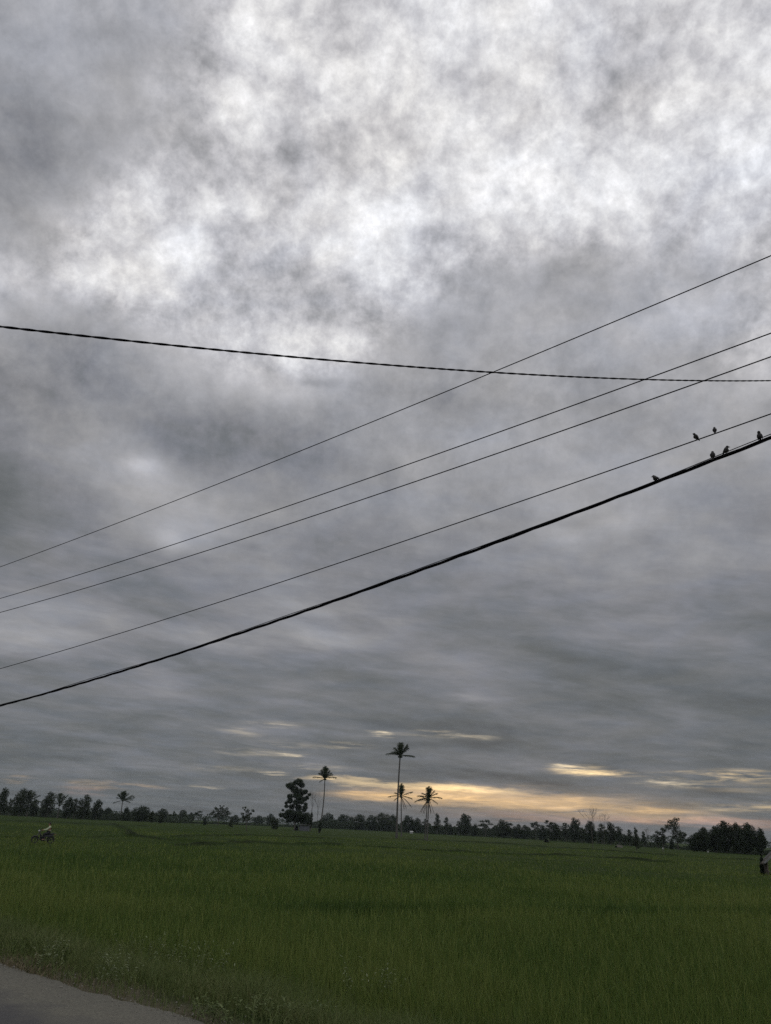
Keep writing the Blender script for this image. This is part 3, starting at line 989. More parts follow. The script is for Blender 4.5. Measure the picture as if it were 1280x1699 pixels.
# ------------------------------------------------------------------ birds
def bird(loc, yaw, tilt, label, tail_down, seed, head_turn=0.0, scale=1.0, look=1):
    """small perched bird, facing local +X; feet at the origin"""
    root = empty('perched_bird', loc, yaw)
    root.scale = (scale,) * 3
    mb = MB()
    ax = Vector((math.sin(tilt), 0, math.cos(tilt)))      # body axis, leaning forward
    sx = Vector((math.cos(tilt), 0, -math.sin(tilt)))
    prof = [(0.012, 0.006), (0.020, 0.018), (0.032, 0.0265), (0.046, 0.0295), (0.060, 0.028), (0.072, 0.023), (0.081, 0.0185), (0.089, 0.0185), (0.097, 0.0185), (0.104, 0.015), (0.110, 0.008), (0.112, 0.002)]
    b = len(mb.v); n = 12
    for h, r in prof:
        bulge = 0.006 * math.sin(min(max((h - 0.012) / 0.06, 0), 1) * math.pi)
        cpt = ax * h + sx * (bulge - 0.004 + (0.006 if h > 0.085 else 0))
        for i in range(n):
            th = 2 * math.pi * i / n
            p = cpt + sx * (r * math.cos(th)) + Vector((0, 1, 0)) * (r * 0.92 * math.sin(th))
            mb.v.append(tuple(p))
    for j in range(len(prof) - 1):
        for i in range(n):
            i2 = (i + 1) % n
            mb.f.append((b + j * n + i, b + j * n + i2, b + (j + 1) * n + i2, b + (j + 1) * n + i))
    mb.f.append(tuple(b + i for i in reversed(range(n)))); mb.f.append(tuple(b + (len(prof) - 1) * n + i for i in range(n)))
    mb.build('body', MAT['bird'], root, smooth=True)
    hc = ax * 0.097 + sx * 0.004
    bk = MB()
    dirn = (Matrix.Rotation(head_turn, 3, 'Z') @ Vector((1, 0, -0.12))).normalized()
    bk.tube([hc + dirn * 0.014, hc + dirn * 0.026, hc + dirn * 0.034], [0.0065, 0.0042, 0.0008], 6)
    bk.build('beak', MAT['beak'], root)
    for sgn in (-1, 1):
        wg = MB()
        a = ax * 0.072 - sx * 0.006 + Vector((0, sgn * 0.022, 0))
        rows = [(a, 0.020), (ax * 0.045 - sx * 0.012 + Vector((0, sgn * 0.0285, 0)), 0.021), (ax * 0.018 - sx * 0.022 + Vector((0, sgn * 0.020, 0)), 0.014), (-ax * 0.012 - sx * 0.030 + Vector((0, sgn * 0.008, 0)), 0.004)]
        for (p, wd) in rows:
            for q, oy in ((1, 0.0), (0, sgn * 0.004), (-1, 0.0), (0, -sgn * 0.003)):
                wg.v.append(tuple(p + sx * wd * 0.8 * q + Vector((0, oy, 0))))
        for j in range(3):
            for i in range(4):
                wg.f.append((j * 4 + i, j * 4 + (i + 1) % 4, (j + 1) * 4 + (i + 1) % 4, (j + 1) * 4 + i))
        wg.f.append((3, 2, 1, 0)); wg.f.append((12, 13, 14, 15))
        wg.build('wing', MAT['bird'], root, smooth=True)
        lg = MB()
        lg.tube([ax * 0.022 + Vector((0.002, sgn * 0.010, 0)), Vector((0.004, sgn * 0.011, 0.010)), Vector((0, sgn * 0.011, 0.001))], [0.0042, 0.002, 0.0018], 5)
        for q in (-0.5, 0, 0.5):
            lg.tube([Vector((0, sgn * 0.011, 0.001)), Vector((0.009, sgn * 0.011 + q * 0.010, 0.0))], 0.0013, 4)
        lg.build('leg', MAT['beak'], root)
    t0 = ax * 0.020 - sx * 0.014
    td = (-ax * math.cos(tail_down) - sx * math.sin(tail_down)).normalized()
    tl_ = MB()
    rows = [(t0, 0.010, 0.004), (t0 + td * 0.025, 0.009, 0.003), (t0 + td * 0.052, 0.013, 0.002)]
    nx = td.cross(Vector((0, 1, 0)))
    for p, wd, th in rows:
        for q in ((1, 1), (1, -1), (-1, -1), (-1, 1)):
            tl_.v.append(tuple(p + Vector((0, q[0] * wd, 0)) + nx * (q[1] * th / 2)))
    for j in range(2):
        for i in range(4):
            tl_.f.append((j * 4 + i, j * 4 + (i + 1) % 4, (j + 1) * 4 + (i + 1) % 4, (j + 1) * 4 + i))
    tl_.f.append((3, 2, 1, 0)); tl_.f.append((8, 9, 10, 11))
    tl_.build('tail', MAT['bird'], root)
    return tag(root, label, 'bird', 'small birds perched on the lines')


def on_wire(key, px, lift):
    """point on a wire above photo column px"""
    c = CURV[key]
    best = None
    for s in np.linspace(-15, 20, 3501):
        p = wire_pos(c, s)
        if (p - CAM).dot(F) < 0.5: continue
        q = to_px(p)
        if best is None or abs(q[0] - px) < best[0]: best = (abs(q[0] - px), p)
    return best[1] + Vector((0, 0, lift))


yaw_road = math.atan2(RD.y, RD.x)
yn = math.atan2(RN.y, RN.x)
bird(on_wire('w4', 1156, 0.0066), yn + 2.2, 0.25, 'left bird of the two on the lowest thin wire, head turned left', 0.5, 1, 0.5, 0.86)
bird(on_wire('w4', 1187, 0.0066), yn + 0.3, 0.15, 'right bird of the two on the lowest thin wire, sitting upright', 0.2, 2, 0, 0.84)
bird(on_wire('w5', 1091, 0.020), yn + 1.1, 0.55, 'leftmost bird on the thick cable, hunched with a wing sticking out', 0.9, 3, 0.6, 0.98)
bird(on_wire('w5', 1184, 0.020), yn + 0.1, 0.12, 'plump bird on the thick cable, left of the one with its tail showing below', 0.3, 4, 0, 1.0)
bird(on_wire('w5', 1205, 0.022), yn + 1.9 + math.pi, 0.30, 'bird on the thick cable beside the plump one, tail hanging under the cable', 0.1, 5, 0.3, 1.0)
bird(on_wire('w5', 1262, 0.022), yn + math.pi, 0.10, 'rightmost bird on the thick cable, tail hanging below it', 0.05, 6, 0.2, 1.08)


# ------------------------------------------------------------------ trees
def leaf_cloud(mb, lobes, per, size, rr):
    """leaf-sized faces through the volume of each lobe (centre, (rx,ry,rz))"""
    for (c, r) in lobes:
        n = max(6, int(per))
        for _ in range(n):
            v = Vector((rr.gauss(0, 1), rr.gauss(0, 1), rr.gauss(0, 1))).normalized()
            k = rr.uniform(0.15, 1.0) ** 0.45 * rr.uniform(0.85, 1.12)
            p = c + Vector((v.x * r[0], v.y * r[1], v.z * r[2])) * k
            nrm_ = (v + Vector((rr.gauss(0, .7), rr.gauss(0, .7), rr.gauss(0, .7) + 0.3))).normalized()
            a = nrm_.orthogonal().normalized()
            a = (Matrix.Rotation(rr.uniform(0, 6.28), 3, nrm_) @ a)
            b = nrm_.cross(a)
            s = size * rr.uniform(0.6, 1.25)
            mb.poly([p - a * s * 0.5, p - b * s * 0.32 + nrm_ * s * .08, p + a * s * 0.55, p + b * s * 0.32 + nrm_ * s * .08])


def limbs(mb, base, top, r0, targets, rr):
    """tapered trunk with limbs reaching to the lobes"""
    base = Vector(base); top = Vector(top)
    n = 6
    pts = []
    for i in range(n + 1):
        u = i / n
        p = base.lerp(top, u)
        if 0 < i < n: p += Vector((rr.uniform(-1, 1), rr.uniform(-1, 1), 0)) * r0 * 0.7
        pts.append(p)
    rad = [r0 * (1.25 if i == 0 else 1 - 0.65 * i / n) for i in range(n + 1)]
    mb.tube(pts, rad, 7)
    for tg in targets:
        h = (tg.z - base.z) * rr.uniform(0.45, 0.75)
        u = min(max(h / max((top - base).z, 0.1), 0.15), 1.0)
        i = min(int(u * n), n - 1)
        p = pts[i].lerp(pts[i + 1], u * n - i)
        m = p.lerp(tg, 0.5) + Vector((0, 0, 0.12 * (tg - p).length))
        rr0 = r0 * (0.45 - 0.2 * u)
        mb.tube([p, m, tg], [rr0, rr0 * 0.6, rr0 * 0.25], 5, cap=False)


def ground_z(p):
    return float(canopy(np.array([p.x]), np.array([p.y]))[0])


def make_tree(kind, px, ytop, wpx, dist, label, cat='tree', lobes_px=None, ybot=None, trunk=None, mat=None, seed=0, dens=1.0, name=None, tilt=0.0):
    rr = random.Random(seed * 7 + int(px))
    loc = at_dist(px, dist)
    H = (yh(px) - ytop) * dist / 1401.0 * 1.0 + 0.0
    # photo scale at that distance: pixels to metres (perpendicular to the sight line)
    k = dist / math.hypot(FPX, 523.9) / math.cos(math.atan2(px - 640, 1401)) * 1.0
    H = (yh(px) - ytop) * k + CAMZ
    W = wpx * k * ((1.42 if 540 < px < 1035 else 1.22 if px > 300 else 1.08) if kind in ('round', 'slim') else 1.0)
    D = W * 0.9
    names = {'round': 'broadleaf_tree', 'umbrella': 'umbrella_tree', 'slim': 'slender_tree', 'bush': 'bush', 'cone': 'conical_tree', 'bare': 'bare_tree', 'lobes': 'broadleaf_tree'}
    root = empty(name or names[kind], (loc.x, loc.y, 0.0), -math.atan2(loc.x, loc.y))
    tr, cr = MB(), MB()
    lsz = max(0.26, dist * 0.0012)
    lobes = []
    if kind == 'lobes':
        for lx, ly, lr in lobes_px:
            x = (lx - px) * k; z = (yh(lx) - ly) * k + CAMZ
            # undo the camera's roll inside the tree
            x = x - (z - CAMZ) * math.tan(ROLL) * 1.0
            r = lr * k * 1.12
            lobes.append((Vector((x, rr.uniform(-0.5, 0.5) * max(W * 0.35 - abs(x) * 0.3, 0.1), z)), (r, r * 1.1, r * 0.85)))
    elif kind == 'round':
        n = max(7, int(10 * dens))
        zc = H * 0.50; rz = H * 0.42; rx = W / 2
        for i in range(n):
            th = 2.399 * i + rr.uniform(-.4, .4); u = (i + 0.5) / n
            zz = zc + rz * (1 - 2 * u) * 0.72
            rho = math.sqrt(max(0.05, 1 - (1 - 2 * u) ** 2 * 0.85)) * rr.uniform(0.45, 0.8)
            r = rr.uniform(0.34, 0.50)
            lobes.append((Vector((math.cos(th) * rho * rx * 0.85, math.sin(th) * rho * D / 2 * 0.85, zz)), (rx * r, D / 2 * r, rz * r * 0.9)))
        lobes.append((Vector((rr.uniform(-.2, .2) * rx, 0, H - rz * 0.3)), (rx * .35, D / 2 * .35, rz * .3)))
    elif kind == 'bush':
        n = 7
        for i in range(n):
            th = rr.uniform(0, 6.28); rho = rr.uniform(0, 0.6)
            r = rr.uniform(0.4, 0.6)
            lobes.append((Vector((math.cos(th) * rho * W / 2, math.sin(th) * rho * D / 2, H * rr.uniform(0.25, 0.62))), (W / 2 * r, D / 2 * r, H * 0.36)))
        lobes.append((Vector((0, 0, H * 0.7)), (W * .22, D * .22, H * .3)))
    elif kind == 'cone':
        n = 10
        for i in range(n):
            u = (i + 0.5) / n
            rad = (W / 2) * (1 - u * 0.8) * rr.uniform(0.35, 0.65)
            th = 2.399 * i
            lobes.append((Vector((math.cos(th) * rad, math.sin(th) * rad, H * (0.22 + 0.74 * u))), (W * 0.30 * (1.1 - u * .7), W * 0.28 * (1.1 - u * .7), H * 0.10)))
    elif kind == 'umbrella':
        n = max(6, int(8 * dens))
        for i in range(n):
            th = 2.399 * i + rr.uniform(-.3, .3); rho = math.sqrt((i + .3) / n)
            z = H * (0.93 - 0.20 * rho * rr.uniform(0.3, 1.2)) - (0.18 * H if rr.random() < 0.3 else 0)
            lobes.append((Vector((math.cos(th) * rho * W * 0.42, math.sin(th) * rho * D * 0.42, z)), (W * 0.20, D * 0.2, H * rr.uniform(0.045, 0.08))))
    elif kind == 'slim':
        n = max(5, int(7 * dens))
        for i in range(n):
            u = (i + .5) / n
            th = 2.399 * i
            rho = W * 0.25 * rr.uniform(0.2, 1)
            lobes.append((Vector((math.cos(th) * rho, math.sin(th) * rho, H * (0.28 + 0.58 * u))), (W * rr.uniform(.26, .40) * (1.15 - .5 * u), W * .28 * (1.15 - .5 * u), H * 0.085)))
    if kind == 'bare':
        def branch(p, d, ln, r, depth):
            q = p + d * ln
            m = p.lerp(q, 0.5) + Vector((rr.uniform(-1, 1), rr.uniform(-1, 1), 0)) * ln * 0.06
            tr.tube([p, m, q], [r, r * 0.85, r * 0.65], 5, cap=False)
            if depth == 0: return
            for _ in range(rr.choice((2, 3, 3))):
                nd = (d + Vector((rr.gauss(0, .33), rr.gauss(0, .33), rr.uniform(0, .25)))).normalized()
                branch(q, nd, ln * rr.uniform(0.55, 0.8), r * 0.6, depth - 1)
        r0 = trunk or 0.10
        tr.tube([(0, 0, -0.1), (0.05, 0, H * 0.2), (0.0, 0.05, H * 0.42)], [r0 * 1.3, r0, r0 * 0.85], 7)
        for a in range(4):
            th = a * 1.57 + rr.uniform(-.4, .4)
            branch(Vector((0, 0.05, H * 0.40)), Vector((math.cos(th) * W / H * 0.55, math.sin(th) * W / H * 0.5, 1)).normalized(), H * 0.26, r0 * 0.6, 4)
        tr.build('trunk', MAT['bark'], root)
        return tag(root, label, cat)
    area = sum(l[1][0] * l[1][2] for l in lobes) / max(len(lobes), 1)
    for l in lobes:
        per = min(480, max(22, 3.0 * l[1][0] * l[1][2] * math.pi / (lsz * lsz * 0.36))) * dens
        leaf_cloud(cr, [l], per, lsz, rr)
    if kind != 'bush' or True:
        r0 = trunk or max(0.05, min(0.35, H * 0.018))
        tz = H * (0.75 if kind in ('round', 'lobes', 'umbrella') else 0.85)
        if kind == 'bush': tz = H * 0.6; r0 = max(0.03, H * 0.02)
        tx = 0.0
        if lobes_px:
            tx = sum(l[0].x for l in lobes) / len(lobes)
        limbs(tr, (0, 0, -0.1), (tx * 0.8, 0, tz), r0, [l[0] for l in lobes][:14], rr)
        tr.build('trunk' if kind != 'bush' else 'stems', MAT['bark'], root)
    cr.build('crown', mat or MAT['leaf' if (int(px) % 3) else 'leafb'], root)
    tag(root, label, cat)
    return root


def frond(length, lift, droop, width, rr, nleaf=22):
    """one feather leaf along +X: curved midrib with hanging leaflets"""
    mb = MB()
    pts = []
    for i in range(9):
        u = i / 8
        pts.append(Vector((length * (u * math.cos(lift) + 0.0), 0, length * (u * math.sin(lift) - droop * u ** 2.2))))
    mb.tube(pts, [0.05 * (1 - 0.8 * i / 8) + 0.008 for i in range(9)], 4, cap=False)
    for i in range(nleaf):
        u = 0.14 + 0.86 * i / (nleaf - 1)
        k = u * 8; j = min(int(k), 7)
        p = pts[j].lerp(pts[j + 1], k - j)
        tdir = (pts[j + 1] - pts[j]).normalized()
        ln = width * (math.sin(min(u * 1.25 + 0.25, 2.9)) ** 0.7) * rr.uniform(0.8, 1.1) * (1.0 if u < 0.95 else 0.6)
        for sgn in (-1, 1):
            dr = (tdir * 0.55 + Vector((0, sgn * rr.uniform(0.6, 0.95), -rr.uniform(0.25, 0.9)))).normalized()
            wv = tdir * (length / nleaf * 0.95)
            e = p + dr * ln
            mb.poly([p - wv * .5, p + wv * .5, e + wv * 0.12, e - wv * .12])
    return mb


def palm(px_base, ybase_unused, dist, px_top, ytop, flen, fronds, label, trunk_r=0.16, seed=1, dead=0, curve=0.0, cat='palm tree'):
    """coconut palm; fronds = list of (compass angle in the picture plane sense, lift, droop, length factor)"""
    rr = random.Random(seed)
    loc = at_dist(px_base, dist)
    k = dist / math.hypot(FPX, 523.9) / math.cos(math.atan2(px_base - 640, 1401))
    H = (yh(px_top) - ytop) * k + CAMZ
    X = (px_top - px_base) * k - (H - CAMZ) * math.tan(ROLL)
    root = empty('coconut_palm', (loc.x, loc.y, 0), -math.atan2(loc.x, loc.y))
    mb = MB()
    n = 14
    pts, rad = [], []
    for i in range(n + 1):
        u = i / n
        bx = X * u + curve * math.sin(u * math.pi)
        pts.append(Vector((bx, 0.15 * math.sin(u * 2), H * u - (0.2 if i == 0 else 0))))
        rad.append(trunk_r * (1.55 if i == 0 else (1.2 if i == 1 else 1.0 - 0.35 * u)))
    mb.tube(pts, rad, 8)
    for i in range(1, n * 3):                              # leaf-scar rings
        u = i / (n * 3); kk = u * n; j = min(int(kk), n - 1)
        p = pts[j].lerp(pts[j + 1], kk - j); r = rad[j] * (1 - (kk - j)) + rad[j + 1] * (kk - j)
        mb.tube([p - Vector((0, 0, .03)), p + Vector((0, 0, .03))], r * 1.06, 8)
    mb.build('trunk', MAT['palmbark'], root, smooth=False)
    top = pts[-1]
    hb = MB()
    hb.ball(top + Vector((0, 0, 0.05)), (trunk_r * 1.6, trunk_r * 1.6, 0.45))
    for q in range(7):
        a = q * 0.9
        hb.ball(top + Vector((math.cos(a) * trunk_r * 1.9, math.sin(a) * trunk_r * 1.9, -0.15)), (0.13, 0.13, 0.16), None, 7, 5)
    hb.build('crown_heart', MAT['frond'], root, smooth=True)
    for (a, lift, droop, lf) in fronds:
        fb = frond(flen * lf, R(lift), droop, flen * 0.24, rr)
        o = fb.build('frond', MAT['dryfrond' if lift < -45 else 'frond'], root)
        o.location = top + Vector((0, 0, 0.1))
        o.rotation_euler = (0, 0, R(a))
    return tag(root, label, cat)


def rand_fronds(n, seed, lo=-35, hi=80, droop=0.35):
    rr = random.Random(seed)
    out = []
    for i in range(n):
        u = i / (n - 1)
        lift = lo + (hi - lo) * u + rr.uniform(-8, 8)
        out.append((i * 137.5 + rr.uniform(-15, 15), lift, droop * rr.uniform(0.6, 1.2) * (1.0 if lift > 0 else 0.6), rr.uniform(0.8, 1.1)))
    return out


# the tall palms in the field (angle 0 = right in the picture, 180 = left)
palm(659, 1390, 160, 665.5, 1260, 2.75,
     [(180, 22, .28, 1.05), (172, 38, .30, .8), (5, 10, .16, 1.05), (-12, 8, .10, .85), (150, 60, .2, .85), (110, 82, .08, 1.0), (60, 78, .06, 1.0), (20, 62, .10, 1.05), (30, 55, .12, 1.0), (-20, 58, .1, .95),
      (200, 55, .2, .8), (250, 70, .1, .85), (290, 66, .12, .85), (95, 60, .2, .9), (270, 35, .25, .8), (75, 30, .25, .8), (340, 48, .14, .9), (215, 40, .3, .7)],
     'tallest coconut palm in the field, its crown high above the two shorter palms', 0.19, 2, curve=-0.12)
palm(667, 1382, 215, 666.5, 1325, 2.9,
     [(180, 8, .22, 1.15), (165, 40, .3, .8), (0, 30, .14, 1.15), (-10, 2, .2, 1.0), (10, -30, .25, 1.15), (15, -58, .15, 1.0), (190, 62, .12, .75), (90, 80, .05, 1.15), (120, 76, .06, 1.0), (60, 74, .06, 1.0), (270, 82, .04, .95), (250, 62, .1, .8), (300, 60, .1, .8), (200, -15, .3, .7), (340, -70, .1, 1.0), (100, 20, .3, .8)],
     'shorter coconut palm directly behind the trunk of the tallest palm', 0.16, 4)
palm(709.5, 1392, 158, 713, 1329, 2.2,
     [(180, 2, .30, 1.2), (190, 25, .28, 1.1), (170, 48, .28, .9), (0, 18, .25, 1.2), (10, 42, .2, 1.0), (-15, -15, .2, .8), (195, -55, .2, 1.1), (175, -72, .1, 1.2), (0, -65, .15, 1.2), (20, -78, .08, 1.1), (90, 82, .05, 1.05), (130, 74, .08, 1.0), (50, 74, .08, 1.0), (250, 75, .08, .95), (290, 70, .08, .9), (330, 55, .12, .9), (90, 45, .2, .9), (270, 40, .2, .8)],
     'front palm of the close pair right of the tallest palm, with ragged drooping fronds', 0.13, 6)
palm(705.5, 1390, 166, 710.5, 1333, 2.0,
     [(180, -50, .2, 1.1), (160, -65, .2, 1.0), (170, 20, .3, 1.0), (0, 60, .1, .8), (100, 70, .1, .9), (260, 70, .1, .8), (200, 45, .2, .9), (330, -60, .2, .9)],
     'back palm of the close pair, its thin trunk leaning left of the other', 0.12, 8)
palm(530, 1380, 215, 537.5, 1297, 3.2,
     [(180, 14, .16, 1.0), (165, 50, .28, .85), (0, 22, .24, 1.0), (12, 52, .22, .85), (90, 84, .03, 1.0), (120, 74, .06, .95), (60, 76, .06, .95), (20, 66, .12, .85), (200, 68, .12, .85), (250, 80, .05, .95), (290, 74, .06, .9), (150, 62, .14, .85), (320, 60, .16, .8), (180, -25, .1, .45), (270, 40, .2, .8), (80, 45, .2, .8), (230, 50, .2, .8), (345, 40, .2, .8)],
     'lone leaning coconut palm right of the big dark teak-like tree', 0.17, 10, curve=0.35)
palm(200.5, 1357, 330, 201, 1332, 3.4,
     [(180, -12, .1, 1.0), (170, 45, .1, .9), (0, 20, .05, 1.3), (10, 36, .08, 1.2), (20, -2, .12, .9), (5, 28, .06, 1.25), (165, 52, .1, 1.0), (175, 30, .15, .8), (345, 12, .1, 1.1), (95, 72, .06, 1.05), (110, 60, .1, 1.1), (70, 76, .06, 1.1), (40, 55, .1, 1.1), (140, 70, .06, 1.0), (280, 70, .08, 1.0), (200, 50, .1, .9), (90, 80, .05, 1.0), (120, 68, .08, 1.0), (60, 62, .08, 1.0), (250, 75, .06, .9), (290, 60, .1, .9), (150, 56, .1, .9)],
     'small coconut palm standing above the low trees on the left', 0.2, 12)
palm(97, 1352, 300, 97, 1338, 4.0,
     [(180, 40, .2, .9), (160, 66, .12, 1.0), (0, 42, .25, 1.0), (12, 62, .15, 1.1), (90, 80, .08, 1.0), (120, 70, .1, 1.0), (250, 76, .1, 1.0), (300, 60, .15, 1.0), (200, 20, .25, .8), (340, 15, .3, .8)],
     'squat young palm with upright fronds, between two rounded trees on the left', 0.2, 14)
palm(46, 1350, 300, 46, 1334, 4.0,
     [(180, 45, .2, .9), (0, 48, .25, 1.1), (15, 20, .3, 1.1), (160, 20, .3, .9), (90, 80, .08, 1.0), (60, 62, .15, 1.1), (250, 70, .1, 1.0), (300, 50, .2, 1.1), (340, -5, .3, .9)],
     'palm with arching fronds tangled into the tree near the left edge', 0.2, 16)

TEAK = [(430, 100, 52), (330, 150, 55), (285, 140, 30), (470, 135, 40), (375, 110, 30), (380, 195, 52), (455, 230, 55), (520, 220, 34), (575, 255, 24), (545, 295, 28), (320, 280, 38), (390, 270, 36), (440, 290, 44), (510, 310, 36), (320, 335, 40),
        (400, 355, 38), (470, 345, 40), (272, 358, 22), (278, 400, 28), (350, 405, 40), (440, 420, 44), (530, 375, 26), (525, 415, 34), (510, 450, 30), (310, 475, 44), (232, 450, 18), (212, 508, 32), (270, 515, 46), (360, 490, 56), (450, 500, 56), (530, 520, 46), (320, 560, 48), (410, 560, 54), (490, 565, 50), (560, 560, 38)]
make_tree('lobes', 490, 1298, 46, 258, 'big dark teak-like tree with a ragged stacked crown, left of the leaning palm', lobes_px=[(440 + a / 8, 1290 + b / 8, r / 8) for a, b, r in TEAK], trunk=0.24, seed=3, dens=2.6, name='teak_tree')
RT = [(490, 165, 20), (508, 160, 14), (452, 178, 20), (430, 212, 26), (478, 205, 36), (405, 235, 14), (490, 255, 40), (525, 272, 30), (505, 305, 26), (545, 268, 14), (470, 285, 22)]
make_tree('lobes', 1125, 1364, 28, 235, 'forked tree with a top-heavy ragged crown, just left of the dark grove', lobes_px=[(1030 + a * .1953, 1335 + b * .1953, r * .1953) for a, b, r in RT], seed=5, trunk=0.16)
YT = [(880, 300, 26), (950, 298, 22), (840, 285, 10), (850, 258, 12), (820, 262, 9), (815, 335, 24), (835, 375, 26), (885, 360, 36), (920, 330, 20), (845, 415, 22), (900, 400, 20)]
make_tree('lobes', 411, 1341, 22, 170, 'young tree with separate leaf tufts on a bare stem, right of the flat-topped tree', lobes_px=[(300 + a / 8, 1310 + b / 8, r / 8) for a, b, r in YT], seed=6, trunk=0.10)
FT = [(510, 235, 10), (555, 238, 12), (455, 265, 20), (530, 265, 26), (600, 268, 20), (480, 290, 28), (560, 295, 34), (610, 300, 20), (430, 310, 24), (520, 330, 40), (590, 340, 34), (635, 330, 22), (400, 340, 24), (460, 350, 30), (540, 370, 34), (360, 345, 12)]
make_tree('lobes', 362, 1338, 36, 300, 'flat-topped tree with layered dark crown alone at the field edge', lobes_px=[(300 + a / 8, 1310 + b / 8, r / 8) for a, b, r in FT], seed=8, trunk=0.18)

